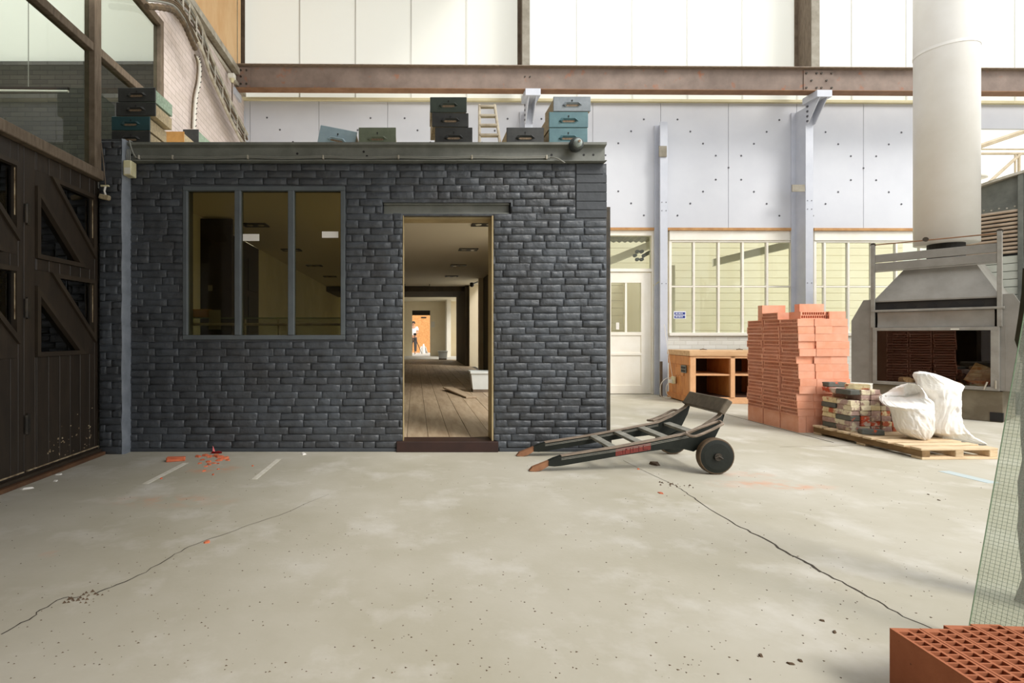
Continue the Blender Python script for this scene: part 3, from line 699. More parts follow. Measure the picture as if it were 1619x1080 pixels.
# door bay
dl, dr = 3.40-3.5, bu(1030, JV)
df = BB(); df.bbox(dr, dr+.11, JV-.03, JV+.08, 0, bz(363, JV), .004); df.bbox(dl-.4, dr, JV-.03, JV+.08, bz(373, JV), bz(363, JV), .004); df.bbox(dl-.4, dr, JV-.03, JV+.08, bz(430, JV), bz(425, JV), .004); df.bbox(dl-.4, dl-.3, JV-.03, JV+.08, 0, bz(425, JV), .004)
df = struct(df.build('door_3', 'white_paint')); df['label'] = 'white half-glazed door with a transom light beside the slim post'
joinery_pane(df, dl-.3, dr, bz(425, JV), bz(373, JV))
g0, g1, gz0, gz1 = bu(966, JV), bu(1014, JV), bz(525, JV), bz(447, JV)
lf = BB()
for a in rects(dl-.3, dr-.006, .012, bz(431, JV), [(g0, g1, gz0, gz1), (g0, g1, bz(560, JV)+.02, gz0-.06), (g0, g1, .16, bz(560, JV)-.02)]): lf.box(a[0], a[1], JV-.005, JV+.045, a[2], a[3])
lf = lf.build('leaf', 'white_paint', df)
BB().box(g0, g1, JV+.012, JV+.03, .16, gz0-.06).build('panel', 'white_paint', lf)
mxx = bu(990, JV); BB().box(mxx-.018, mxx+.018, JV, JV+.04, gz0, gz1).build('glazing_bar', 'white_paint', lf)
joinery_pane(lf, g0, mxx-.018, gz0, gz1); joinery_pane(lf, mxx+.018, g1, gz0, gz1)
BB().box(bu(975, JV), bu(980, JV), JV+.024, JV+.029, bz(521, JV), bz(510, JV)).build('sticker', 'paper', lf)
m = BB(); m.tube([(dr+.02, JV-.06, bz(452, JV)), (dr+.09, JV-.07, bz(447, JV)), (dr+.12, JV-.07, bz(446, JV))], .012); m.build('door_chain', 'cream_plastic', df)
struct(BB().box(dr+.11, bu(1056), JV, JV+.05, 0, 3.03).build('trim_8', 'cream_dull'))
def window_bay(name, xa, xb, bars, label):
    a, b = bu(xa, JV), bu(xb, JV); z0, z1, zm = bz(526, JV), bz(380, JV), bz(453, JV)
    w = BB(); w.bbox(a, b, JV-.03, JV+.07, z1, bz(363, JV), .004); w.bbox(a-.02, b+.02, JV-.06, JV+.07, z0-.06, z0, .006); w.bbox(a, a+.05, JV-.01, JV+.06, z0, z1, .004); w.bbox(b-.05, b, JV-.01, JV+.06, z0, z1, .004); w.bbox(a+.05, b-.05, JV-.01, JV+.06, z1-.035, z1, .004)
    w = struct(w.build(name, 'white_paint')); w['label'] = label
    xs = [a+.05]+[bu(q, JV) for q in bars]+[b-.05]
    for q in xs[1:-1]: BB().bbox(q-.019, q+.019, JV-.005, JV+.05, z0, z1-.035, .003).build('glazing_bar', 'white_paint', w)
    for k, (p, q) in enumerate(zip(xs, xs[1:])):
        p += .019 if k else 0; q -= .019 if k < len(xs)-2 else 0
        BB().bbox(p, q, JV-.002, JV+.05, zm-.014, zm+.014, .003).build('glazing_bar', 'white_paint', w)
        joinery_pane(w, p, q, z0, zm-.014); joinery_pane(w, p, q, zm+.014, z1-.035)
    return w
w3 = window_bay('window_3', 1058, 1257, (1098, 1137.5, 1176, 1215), 'white window of ten panes above the workbench')
w4 = window_bay('window_4', 1289, 1540, (1307, 1345, 1383, 1422, 1461, 1500), 'white many-paned window behind the brick stack and stove')
ap = struct(BB().box(bu(1056), bu(1760), .03, .14, 0, bz(526, JV)-.06).build('wall_apron', 'white_brick_x')); ap['label'] = 'white painted brick apron under the windows'
struct(BB().box(bu(1540), bu(1552), .03, .14, 0, 4.9).build('trim_9', 'white_paint'))
# blue notice stuck on the first pane
ns = thing('window_notice', 'small blue and white notice stuck on the white window', 'sign', BM @ Vector((bu(1076, JV), JV+.02, bz(503, JV))))
a, b = bu(1068, JV), bu(1085, JV)
BB().box(a-.015, b+.015, JV+.024, JV+.027, bz(504, JV), bz(492, JV)).build('sheet', 'sign_white', ns, world=True)
for (y0, y1) in ((497.5, 493.5), (503, 499)):
    z0, z1 = bz(y0, JV), bz(y1, JV); BB().box(a, b, JV+.021, JV+.024, z0, z1).build('blue_band', 'sign_blue', ns, world=True)
    x = a+.02; m = BB()
    for k, L in enumerate((.05, .012, .045, .03)): m.box(x, x+L*.75, JV+.019, JV+.021, z0+.016, z1-.014); x += L
    m.build('lettering', 'sign_white', ns, world=True)
# ---- cream room behind the windows
def wq(name, *a, mat='cream'): return struct(MB().box(*a).build(name, mat))
wq('floor_cream_room', 2.2, 13, 9.7, 14.2, -.1, .01, mat='ground_out')
cw = wq('wall_cream_room', 2.2, 13, 14.0, 14.15, 0, 3.6)
for k in range(18): MB().bbox(2.2, 13, 13.982, 14.0, .2*k+.004, .2*k+.196, .004).build('board', 'cream', cw)
wq('wall_cream_room_side', 2.1, 2.2, 9.7, 14.2, 0, 3.6)
pw = MB().box(5.55, 5.65, 11.4, 14.0, 0, 2.6).build('wall_cream_partition', 'cream'); struct(pw)
cc = MB(); n = 90
for k in range(n):
    x = 2.2+(10.8)*k/n; cc.add([(x, 9.75, 3.32), (x+.06, 9.75, 3.35), (x+.12, 9.75, 3.32), (x, 11.2, 3.05), (x+.06, 11.2, 3.08), (x+.12, 11.2, 3.05)], [(0, 1, 4, 3), (1, 2, 5, 4)])
struct(cc.build('ceiling_cream_room', 'corrugated'))
for (xa, ya, xb, yb, Y, lab) in ((1128, 415, 1258, 384, 11.2, 'sloping white beam under the corrugated ceiling'), (960, 414, 1030, 386, 11.2, 'sloping pale beam behind the transom light')):
    bm_ = thing('sloping_beam', lab, 'beam', at(xa, ya, Y)); p, q = at(xa, ya, Y), at(xb, yb, Y-.8); d = Vector((0, 0, .15))
    MB().add([p-d*.5, p+d*.5, q+d*.5, q-d*.5]+[v+Vector((.05, .14, 0)) for v in (p-d*.5, p+d*.5, q+d*.5, q-d*.5)], [(0, 1, 2, 3), (7, 6, 5, 4), (0, 4, 5, 1), (1, 5, 6, 2), (2, 6, 7, 3), (3, 7, 4, 0)]).build('beam', 'white_paint', bm_, world=True)
cv = thing('pipe_valve', 'dark pipe valve seen through the transom light', 'valve', at(1012, 404, 9.95))
m = MB()
for k in range(6): a = k*1.047; m.lathe([(.03, -.03), (.035, .03)], (.085*math.cos(a)-.01, 0, .085*math.sin(a)), 'y', 10)
m.build('handwheel', 'machine', cv); MB().tube([(.05, 0, -.02), (.09, -.10, .02), (.09, -.29, .03)], [.03, .035, .04]).build('branch_pipe', 'machine', cv)
# ---- beyond the opening at the far right
wq('wall_far_hall', 10, 22, 15.9, 16.0, 0, 3.0, mat='white_paint')
MB().box(10, 22, 15.9, 15.95, 3.0, 9).build('wall_far_hall_upper', 'poly_sheet')['kind'] = 'structure'
dt = thing('air_duct', 'fat white ribbed air duct under the far roof', 'duct', at(1570, 298, 11.8))
a = at(1500, 297, 11.8); q = [(a.x+.06*k, 11.8, a.z) for k in range(70)]; MB().tube(q, [.125 if k % 2 else .118 for k in range(70)], 14).build('duct', 'duct', dt, world=True)
for k in (8, 40): MB().tube([(a.x+.06*k, 11.8, a.z), (a.x+.06*k, 11.8, 9)], .008).build('hanger', 'truss', dt, world=True)
tr = thing('roof_truss', 'pale steel roof truss of the far bay', 'truss', at(1570, 245, 12.4))
for (xa, ya, xb, yb, r_) in ((1500, 248, 1760, 160, .06), (1500, 243, 1760, 243, .03), (1500, 236, 1760, 236, .02), (1562, 290, 1614, 243, .035), (1611, 243, 1611, 292, .03), (1605, 243, 1605, 292, .02)):
    MB().tube([at(xa, ya, 12.4), at(xb, yb, 12.4)], r_, 6).build('member', 'truss', tr, world=True)
bl_ = thing('pendant_lamp', 'bell shaped pendant lamp behind the chimney pipe', 'lamp', at(1541, 283, 11.2))
MB().lathe([(.20, 0), (.19, .06), (.14, .19), (.07, .24)], (0, 0, 0)).build('shade', 'duct', bl_, smooth=True); MB().lathe([(.075, .24), (.075, .46)], (0, 0, 0)).build('gear_box', 'tray', bl_); MB().tube([(0, 0, .46), (0, 0, 5)], .01).build('hanger', 'truss', bl_)
# ================================================================ inside the office and the long corridor behind it
IZ = .10                                              # interior floor level
ifl = struct(MB().box(-2.86, 1.9, WY+.2, 29.5, -.1, IZ-.012).build('floor_office', 'dark_wood')); ifl['label'] = 'old plank floor of the office and corridor'
r = random.Random(21)
for i in range(14):                                   # planks in view through the doorway
    x = -1.0+.205*i; y = WY+.19-r.uniform(0, .02)*0
    while y < 17.0:
        L = r.uniform(1.8, 3.2)
        if y+L > 17.0: L = 17.0-y
        o = MB().bbox(-.1005, .1005, 0, L-.004, -.012, 0, .002).build('plank', 'plank_floor', ifl); o.location = (x, y, IZ+r.uniform(-.0015, .0015)); y += L
MB().box(-2.86, 1.9, 17.0, 24.6, IZ-.012, IZ).build('far_boards', 'plank_floor', ifl)
MB().box(-2.86, 1.9, 21.2, 29.5, IZ, IZ+.004).build('pale_screed', 'ground_out', ifl)
lp = thing('lifted_plank', 'loose plank lifted out of the corridor floor', 'plank', (.73, 8.75, IZ), R(14))
MB().bbox(-.09, .09, -.62, .62, .002, .024, .002, Matrix.Rotation(R(1.5), 4, 'X') @ Matrix.Translation((0, 0, .018))).build('board', 'plank_floor', lp)
# ceiling, walls
struct(MB().box(-2.95, 2.1, 9.6, 24.75, 2.66, 2.9).build('ceiling_corridor', 'ceiling_cream'))
wi = struct(MB().box(-3.04, -2.87, WY+.22, 7.08, 0, 2.66).build('wall_inner_left', 'cream_dull'))
struct(MB().box(-3.04, -2.87, 9.64, 24.6, 0, 2.66).build('wall_corridor_left', 'cream_dull'))
dk = struct(MB().box(-3.04, -2.87, 7.08, 9.64, 0, 2.66).build('wall_dark_panelling', 'dark_wood')); dk['label'] = 'dark wooden panelling inside the office'
for k in range(4):
    a = 7.16+.62*k
    for (z0, z1) in ((.25, 1.0), (1.12, 1.75), (1.85, 2.4)): MB().bbox(-2.88, -2.855, a, a+.52, z0, z1, .006).build('panel', 'black', dk)
struct(MB().box(-2.87, -2.45, 7.02, 7.08, 0, 2.64).build('wall_dark_return', 'dark_wood'))
wr = MB()
for a in rects(WY+.22, 9.0, IZ, 2.66, [(5.25, 8.85, IZ, 2.5)]): wr.box(1.62, 1.78, a[0], a[1], a[2], a[3])  # unseen opening added to let daylight onto the office floor
struct(wr.build('wall_office_right', 'cream_dull'))
struct(MB().box(1.78, 2.06, 9.0, 12.0, 0, 2.66).build('wall_corridor_right', 'cream_dull'))
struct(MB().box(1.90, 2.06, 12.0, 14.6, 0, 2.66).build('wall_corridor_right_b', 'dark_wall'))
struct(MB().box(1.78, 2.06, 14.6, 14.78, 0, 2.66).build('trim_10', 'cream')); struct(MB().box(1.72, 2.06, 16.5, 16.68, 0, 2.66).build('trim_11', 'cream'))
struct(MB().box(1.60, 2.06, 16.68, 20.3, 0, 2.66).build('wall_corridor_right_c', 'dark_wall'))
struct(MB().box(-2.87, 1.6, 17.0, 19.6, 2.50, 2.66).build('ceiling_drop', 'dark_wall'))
struct(MB().box(1.42, 1.60, 23.4, 24.6, 0, 2.66).build('wall_white_return', 'white_paint'))
dx0, dx1, dz = wx(651.7, 24.6), wx(680, 24.6), wz(491, 24.6)
e = MB()
for a in rects(-2.87, 2.06, 0, 2.66, [(dx0, dx1, IZ, dz)]): e.box(a[0], a[1], 24.6, 24.75, a[2], a[3])
struct(e.build('wall_corridor_end', 'cream'))
struct(MB().box(dx0, dx1, 24.62, 24.7, wz(498.5, 24.6), dz).build('trim_12', 'dark_wood'))
ob = struct(MB().box(-2.9, 3, 29.3, 29.4, 0, 3).build('wall_board', 'osb')); ob['label'] = 'chipboard hoarding beyond the far doorway'
MB().box(wx(666, 29.2), wx(674, 29.2), 29.28, 29.3, wz(503, 29.2), wz(501, 29.2)).build('dark_plate', 'black', ob)
nt_ = tag(MB().box(wx(681.8, 24.5), wx(687.4, 24.5), 24.58, 24.6, wz(517.5, 24.5), wz(508.5, 24.5)).build('wall_notice', 'paper'), 'pale notice on the end wall beside the far doorway', 'notice')
ct = thing('corridor_counter', 'low cream counter with a green edge at the end of the corridor', 'counter', (-1.0, 24.2, IZ+.004))
MB().box(-.55, .45, -.25, .38, 0, .74).build('body', 'cream_dull', ct); MB().box(-.57, .47, -.28, .38, .74, .79).build('top', 'green_line', ct)
# outside, seen through the side opening
ow = struct(MB().box(2.4, 8, 23.5, 23.7, 0, 1.35).build('wall_yard', 'yellow_wall')); MB().box(2.4, 8, 23.5, 23.7, 1.35, 2.15).build('window_band', 'glass_dark', ow); MB().box(2.4, 8, 23.45, 23.7, 2.15, 2.28).build('window_head', 'white_paint', ow)
MB().box(2.4, 8, 23.5, 23.7, 2.28, 4.2).build('upper_cladding', 'grey_wall', ow); MB().box(2.4, 8, 23.72, 23.76, 1.35, 2.15).build('blind', 'machine', ow)
for x in (2.5, 3.0, 3.5): MB().box(x, x+.05, 23.44, 23.5, 1.35, 2.15).build('window_post', 'white_paint', ow)
# recessed spotlights in two rows
def spot(x, y, label, group, watt=0):
    s = thing('recessed_spotlight', label, 'spotlight', (x, y, 2.66), group=group)
    MB().box(-.17, .17, -.11, .11, -.012, -.001).build('tray', 'spot_black', s)
    m = MB()
    for a in (-.174, .166): m.box(a, a+.008, -.115, .115, -.016, -.001)
    for a in (-.118, .11): m.box(-.174, .174, a, a+.008, -.016, -.001)
    m.build('rim', 'iron', s)
    for a in (-.08, .08): MB().lathe([(.035, -.022), (.05, -.012)], (a, 0, 0), n=14).build('lens', 'spot_lens', s)
ORD = ('first', 'second', 'third', 'fourth', 'fifth', 'sixth', 'seventh', 'eighth', 'ninth', 'tenth', 'eleventh', 'twelfth', 'thirteenth')
for k in range(4): spot(.98, 7.45+2.2*k, ORD[k]+' black twin spotlight from the doorway in the row over the white tub', 'spotlights on the doorway side')
for k in range(4): spot(-2.28, 7.5+2.2*k, ORD[k]+' black twin spotlight from the window in the row along the dark panelling', 'spotlights beside the panelling')
sf = thing('ceiling_frame', 'thin metal frame hanging below the corridor ceiling', 'frame', (-.5, 16.2, 2.5)); m = MB(); a = at(640, 453, 16.2); b = at(679, 453, 16.2)
m.tube([a, b, b+Vector((-.06, 0, -.16))], .012); m.tube([(b.x, b.y, b.z), (b.x, b.y, 2.66)], .01); m.tube([(a.x, a.y, a.z), (a.x, a.y, 2.66)], .01); m.build('bars', 'iron', sf, world=True)
cm = thing('ceiling_camera', 'small dark camera on an arm by the side opening', 'camera', at(746, 450, 15.0)); MB().lathe([(.02, -.07), (.06, -.04), (.06, .04), (.03, .06)], (0, 0, 0)).build('body', 'spot_black', cm, smooth=True); MB().tube([(.04, 0, .03), (.25, .2, .12), (.3, .2, .30)], .018).build('arm', 'spot_black', cm)
# white tubs
def tub(name, loc, w, h, label):
    t = thing(name, label, 'tub', loc); a, b = w/2, w/2*.84; v = [(-b, -b*.7, .05), (b, -b*.7, .05), (b, b*.7, .05), (-b, b*.7, .05)]; u = [(-a, -a*.7, h), (a, -a*.7, h), (a, a*.7, h), (-a, a*.7, h)]
    iu = [(x*.94, y*.94, h) for x, y, z in u]; ib = [(x*.9, y*.9, .07) for x, y, z in v]
    MB().add(v+u+iu+ib, [(0, 1, 2, 3)]+[(i, (i+1) % 4, (i+1) % 4+4, i+4) for i in range(4)]+[(i+4, (i+1) % 4+4, (i+1) % 4+8, i+8) for i in range(4)]+[(i+8, (i+1) % 4+8, (i+1) % 4+12, i+12) for i in range(4)]+[(12, 13, 14, 15)]).build('body', 'tub', t)
    m = MB(); m.bbox(-a-.015, a+.015, -a*.7-.015, -a*.7+.005, h-.04, h, .004); m.bbox(-a-.015, a+.015, a*.7-.005, a*.7+.015, h-.04, h, .004); m.bbox(-a-.015, -a+.005, -a*.7, a*.7, h-.04, h, .004); m.bbox(a-.005, a+.015, -a*.7, a*.7, h-.04, h, .004); m.build('rim', 'tub', t)
    MB().box(-b, b, -b*.7, b*.7, 0, .06).build('base', 'old_timber', t); return t
p = fl(764, 619, IZ); tub('plastic_tub', (p.x, p.y, IZ), .46, .36, 'white plastic tub standing just inside the corridor')
p = fl(700, 568.6, IZ); tub('plastic_bucket', (p.x, p.y, IZ), .37, .35, 'white bucket far down the corridor by the dark wall')
# photographer with tripod far behind
PYY = 27.6; pz = IZ+.004
def skin_body(name, joints, edges, mat, parent, sub=2):
    me = bpy.data.meshes.new(name); me.from_pydata([j[0] for j in joints], edges, []); me.materials.append(MATS[mat]); o = bpy.data.objects.new(name, me); COL.objects.link(o); o.parent = parent
    sk = o.modifiers.new('skin', 'SKIN'); ss = o.modifiers.new('sub', 'SUBSURF'); ss.levels = sub; ss.render_levels = sub
    for v, j in zip(me.skin_vertices[0].data, joints): v.radius = (j[1], j[2] if len(j) > 2 else j[1])
    me.skin_vertices[0].data[0].use_root = True
    for p in me.polygons: p.use_smooth = True
    return o
pe = thing('person', 'person in a white shirt standing behind a camera tripod in the far doorway', 'person', (wx(653.5, PYY), PYY, pz))
J = [((0, 0, .92), .14, .10), ((0, 0, 1.12), .13, .09), ((0, 0, 1.34), .17, .10), ((0, -.01, 1.44), .06), ((0, -.03, 1.50), .06), ((0, -.04, 1.58), .085, .10), ((0, -.04, 1.66), .06, .07),
     ((-.19, 0, 1.38), .055), ((-.24, -.02, 1.12), .042), ((-.14, -.22, 1.05), .034), ((.19, 0, 1.38), .055), ((.24, -.02, 1.12), .042), ((.13, -.22, 1.05), .034),
     ((-.10, 0, .84), .095), ((-.11, -.01, .48), .065), ((-.11, 0, .08), .045), ((-.11, -.12, .03), .035), ((.10, 0, .84), .095), ((.11, -.01, .48), .065), ((.11, 0, .08), .045), ((.11, -.12, .03), .035)]
E = [(0, 1), (1, 2), (2, 3), (3, 4), (4, 5), (5, 6), (2, 7), (7, 8), (8, 9), (2, 10), (10, 11), (11, 12), (0, 13), (13, 14), (14, 15), (15, 16), (0, 17), (17, 18), (18, 19), (19, 20)]
skin_body('body', J, E, 'skin', pe)
for s in (-1, 1):                                     # hands: palm, four fingers and a thumb
    h = MB(); c = Vector((s*.135, -.23, 1.045))
    h.tube([c, c+Vector((-s*.02, -.07, 0))], [.03, .034], 8)
    for k in range(4): f = c+Vector((-s*.02+(k-1.5)*.017, -.07, 0)); L = (.05, .062, .066, .055)[k]; h.tube([f, f+Vector((0, -L*.6, .004)), f+Vector((0, -L, -.02))], [.009, .009, .007], 6)
    h.tube([c+Vector((-s*.03, -.02, .01)), c+Vector((-s*.06, -.05, .015)), c+Vector((-s*.06, -.08, .01))], [.011, .01, .008], 6); h.build('hand', 'skin', pe, smooth=True)
skin_body('shirt', [((0, 0, .90), .165, .125), ((0, 0, 1.12), .155, .115), ((0, 0, 1.34), .19, .125), ((0, 0, 1.44), .09), ((-.2, 0, 1.37), .075), ((-.235, -.01, 1.2), .066), ((.2, 0, 1.37), .075), ((.235, -.01, 1.2), .066)], [(0, 1), (1, 2), (2, 3), (2, 4), (4, 5), (2, 6), (6, 7)], 'shirt', pe)
skin_body('trousers', [((0, 0, .92), .155, .12), ((-.10, 0, .82), .11), ((-.11, -.01, .48), .085), ((-.11, 0, .10), .068), ((.10, 0, .82), .11), ((.11, -.01, .48), .085), ((.11, 0, .10), .068)], [(0, 1), (1, 2), (2, 3), (0, 4), (4, 5), (5, 6)], 'trousers', pe)
MB().lathe([(.02, 1.715), (.085, 1.69), (.105, 1.62), (.095, 1.575), (.03, 1.57)], (0, -.015, 0), n=14).build('hair', 'hair', pe, smooth=True)
f = MB()
for s in (-1, 1): f.lathe([(.012, -.145), (.014, -.135)], (s*.032, 0, 1.605), 'y', 8)
f.box(-.03, .03, -.142, -.132, 1.535, 1.545); f.build('eyes_and_mouth', 'hair', pe)
f = MB(); f.tube([(0, -.135, 1.61), (0, -.165, 1.57)], [.009, .016], 6)
for s in (-1, 1): f.lathe([(.02, -.01), (.024, .01)], (s*.1, -.03, 1.59), 'x', 8)
f.build('nose_and_ears', 'skin', pe, smooth=True)
tp = thing('camera_tripod', 'black camera on a tripod in the far doorway', 'tripod', (wx(656, 27.0), 27.0, pz))
for k in range(3): a = .5+k*2.094; MB().tube([(0, 0, .86), (.42*math.cos(a), .42*math.sin(a), 0)], [.022, .014], 6).build('leg', 'spot_black', tp)
MB().tube([(0, 0, .7), (0, 0, .98)], .018).build('centre_column', 'spot_black', tp); MB().bbox(-.075, .075, -.04, .04, .97, 1.08, .01).build('camera', 'spot_black', tp); MB().lathe([(.035, -.14), (.04, -.03)], (0, 0, 1.02), 'y', 12).build('lens', 'spot_black', tp)
pb = MB(); rr = random.Random(4); n = 14; vs = [(wx(664+1.6*k, 28.4), 28.4+rr.uniform(-.25, .25), IZ+.004) for k in range(n)]+[(wx(664+1.6*k, 28.4), 28.4+rr.uniform(-.25, .25), IZ+.2+.28*math.sin(k*.45)+rr.uniform(-.07, .07)) for k in range(n)]+[(wx(664+1.6*k, 28.4), 28.9, IZ+.004) for k in range(n)]
pb.add(vs, [(j*n+i, j*n+i+1, (j+1)*n+i+1, (j+1)*n+i) for j in (0, 1) for i in range(n-1)]); tag(pb.build('plastic_sheet', 'bag'), 'crumpled clear plastic heaped against the chipboard hoarding', 'plastic sheet')
# things behind the office window
gs = thing('glass_balustrade', 'glass shelf with a steel rail behind the office window', 'balustrade', (-1.4, 5.35, IZ)); Yb = 5.35
x0, x1 = -2.62, -.55
MB().box(x0, x1, Yb, Yb+.012, IZ, wz(503, Yb)).build('glass_sheet', 'glass', gs, world=True); MB().box(x0, x1, Yb-.001, Yb+.013, wz(503.6, Yb), wz(502.4, Yb)).build('glass_edge', 'green_line', gs, world=True)
MB().tube([(x0, Yb-.03, wz(513, Yb)), (x1, Yb-.03, wz(513, Yb))], .014).build('rail', 'tray', gs, world=True)
MB().box(x0, x1, Yb+.013, Yb+.2, wz(503, Yb)-.002, wz(503, Yb)+.008).build('glass_shelf', 'glass', gs, world=True)
for x in (389, 442): MB().tube([(wx(x, Yb), Yb-.03, IZ), (wx(x, Yb), Yb-.03, wz(505, Yb))], .012).build('post', 'tray', gs, world=True)
def paper(pix, Y, mat, label, cat='paper'):
    a, b = at(pix[0], pix[3], Y), at(pix[2], pix[1], Y); return tag(MB().box(a.x, b.x, Y, Y+.0015, a.z, b.z).build('paper_note', mat), label, cat)
paper((384, 370, 410, 381), WY+.017, 'paper', 'torn white label stuck on the middle pane of the office window')
paper((509, 366, 535, 376), WY+.017, 'paper', 'torn white label stuck on the third pane of the office window')
paper((330, 490, 349, 521), Yb-.004, 'paper_grey', 'two grey sheets taped behind the first window pane')
paper((329, 451, 336, 460), 7.0, 'paper_grey', 'small note taped on the dark panelling')
tb = thing('timber_block', 'short sawn timber block lying on the inner window ledge', 'timber', Vector((wx(320, Yb+.1), Yb+.1, wz(503, Yb)+.009))); MB().bbox(-.2, .085, -.05, .06, 0, .085, .004).build('block', 'box_wood', tb)
# ================================================================ things on the office roof
RZ = 2.846
HEX = [(-.085, 0), (-.06, .022), (.06, .022), (.085, 0), (.055, -.017), (-.055, -.017)]
def drawer(pix, Y, mat, label, z=None, rotz=0, tilt=0, side='drawer_side', depth=.34, group=None):
    x0, y0, x1, y1 = pix; w = (x1-x0)/F*Y; h = (y1-y0)/F*Y if z is None or len(pix) == 4 else 0
    zz = wz(y1, Y) if z is None else z; h = wz(y0, Y)-zz
    d = thing('filing_drawer', label, 'drawer', (wx((x0+x1)/2, Y), Y, zz), rotz, group)
    if tilt: d.rotation_euler = (0, tilt, rotz); d.matrix_basis = d.matrix_basis @ Matrix.Rotation(tilt, 4, 'Y')
    b = MB(); t = .014
    b.box(-w/2+.006, w/2-.006, .012, depth, 0, t); b.box(-w/2+.006, -w/2+.006+t, .012, depth, t, h-.02); b.box(w/2-.006-t, w/2-.006, .012, depth, t, h-.02); b.box(-w/2+.02, w/2-.02, depth-t, depth, t, h-.02)
    b.build('body', side, d)
    MB().bbox(-w/2, w/2, 0, .014, .002, h-.002, .004).build('front', mat, d)
    f = MB(); zc = h*.42; n = len(HEX)                # embossed cup pull: raised hood over a worn slot
    f.add([(x*.95, -.004, zc+z*1.0) for x, z in HEX]+[(x*.8, -.004, zc+z*.5-.006) for x, z in HEX]+[(x*.9, -.02 if z >= 0 else -.005, zc+z*.85) for x, z in HEX]+[(x*1.1, 0, zc+z*1.35) for x, z in HEX],
          [(i+18, (i+1) % n+18, (i+1) % n+12, i+12) for i in range(n)]+[(i+12, (i+1) % n+12, (i+1) % n+6, i+6) for i in range(n)])
    f.build('cup_pull', mat, d)
    g = MB(); g.prism([(x*.8, zc+z*.62-.004) for x, z in HEX], -.003, 0, 'xz'); g.build('worn_slot', 'brass_worn', d)
    k = MB(); k.lathe([(.007, -.003), (.007, 0)], (0, 0, h*.72), 'y', 8); k.box(-.003, .003, -.003, 0, h*.72-.016, h*.72); k.build('keyhole', 'black', d)
    return d
YD = 4.90
# stack beside the glazed screen
drawer((176, 206.5, 237, 225), YD, 'drawer_black', 'black drawer at the bottom of the stack beside the glazed screen', z=RZ)
z = wz(206.5, YD)+.001
drawer((176, 183.5, 237, 205), YD, 'drawer_deep_teal', 'dark teal drawer in the stack of black drawers by the glazed screen', z=z); z = wz(183.5, YD)+.001
drawer((183, 161, 246, 182), YD, 'drawer_black', 'black drawer resting on the dark teal drawer', z=z); z = wz(161, YD)+.001
drawer((186, 138, 246, 159), YD, 'drawer_black', 'black drawer with a green side topping the stack by the screen', z=z, side='drawer_side_green', rotz=R(-1))
# pale boxes behind it
bx_ = thing('wooden_tray', 'open plywood tray lying behind the black drawer stack', 'box', (wx(273, 5.6), 5.6, RZ), 0)
h = wz(208, 5.6)-RZ; MB().box(-.12, .12, 0, .012, 0, h).build('front', 'box_wood', bx_); MB().box(.108, .12, .012, .4, 0, h-.02).build('side', 'drawer_side', bx_); MB().box(-.12, -.108, .012, .4, 0, h-.02).build('side', 'drawer_side', bx_); MB().box(-.12, .12, .39, .4, 0, h-.02).build('back', 'drawer_side', bx_)
dd = drawer((289, 204, 314, 225), 6.3, 'drawer_black', 'dark drawer with a speckled green side standing by the hanging cable', z=RZ, side='drawer_side_green', depth=.5)
# along the parapet
drawer((500, 202, 559, 224), YD+.1, 'drawer_pale_blue', 'pale blue drawer lying tilted on the parapet', z=RZ+.003, tilt=R(5.5))
drawer((567, 201, 626, 225), YD+.05, 'drawer_moss', 'moss green drawer beside the tilted pale blue one', z=RZ)
drawer((688, 201, 747, 225), YD, 'drawer_black', 'black drawer at the bottom of the stack left of the little ladder', z=RZ); z = wz(201, YD)+.001
drawer((683, 178, 741, 200), YD, 'drawer_black', 'glossy black drawer in the middle of the stack beside the ladder', z=z, rotz=R(2)); z = wz(178, YD)+.001
drawer((680, 153, 738, 177), YD, 'drawer_dark_green', 'dark green drawer on top of the stack beside the ladder', z=z)
drawer((801, 201, 860, 225), YD, 'drawer_black', 'single black drawer between the ladder and the teal stack', z=RZ)
drawer((868, 202, 929, 225), YD, 'drawer_teal', 'teal drawer at the bottom of the stack behind the round lamp', z=RZ); z = wz(202, YD)+.001
drawer((868, 176.5, 930, 200), YD, 'drawer_teal', 'teal drawer in the middle of the stack under the grey drawer', z=z); z = wz(176.5, YD)+.001
drawer((875, 152, 934, 176), YD, 'drawer_grey', 'grey drawer on top of the teal drawers', z=z)
# little step ladder
la = thing('step_ladder', 'short pale wooden ladder leaning behind the parapet', 'ladder', (wx(776, 5.05), 5.05, RZ))
YL = 5.05; q0, q1, q2, q3 = at(758, 236, YL), at(758, 166, YL+.35), at(792, 236, YL), at(782, 166, YL+.35)
for a, b in ((q0, q1), (q2, q3)): MB().tube([Vector((a.x, a.y, RZ+.012)), b], .014, 6).build('stile', 'ladder_wood', la, world=True)
for k in range(4):
    t = .30+.22*k
    a, b = q0.lerp(q1, t), q2.lerp(q3, t); MB().bbox(a.x, b.x, a.y-.02, a.y+.03, a.z-.012, a.z+.012, .003).build('rung', 'ladder_wood', la, world=True)
# round bulkhead lamp on the channel
bh = thing('bulkhead_lamp', 'round weathered bulkhead lamp fixed at the end of the steel channel', 'lamp', at(911, 229, 4.764))
MB().lathe([(.062, .03), (.066, -.005), (.058, -.03), (.045, -.042)], (0, 0, 0), 'y', 20).build('housing', 'lamp_dark', bh, smooth=True); MB().lathe([(.044, -.04), (.036, -.062), (.018, -.074), (.006, -.077)], (0, 0, 0), 'y', 18).build('glass_dome', 'lamp_glass', bh, smooth=True)
MB().lathe([(.012, -.085), (.012, -.07)], (.004, 0, .006), 'y', 8).build('bulb', 'brass_worn', bh); MB().tube([(0, .03, -.02), (0, .075, -.02)], .02).build('mount', 'lamp_dark', bh)
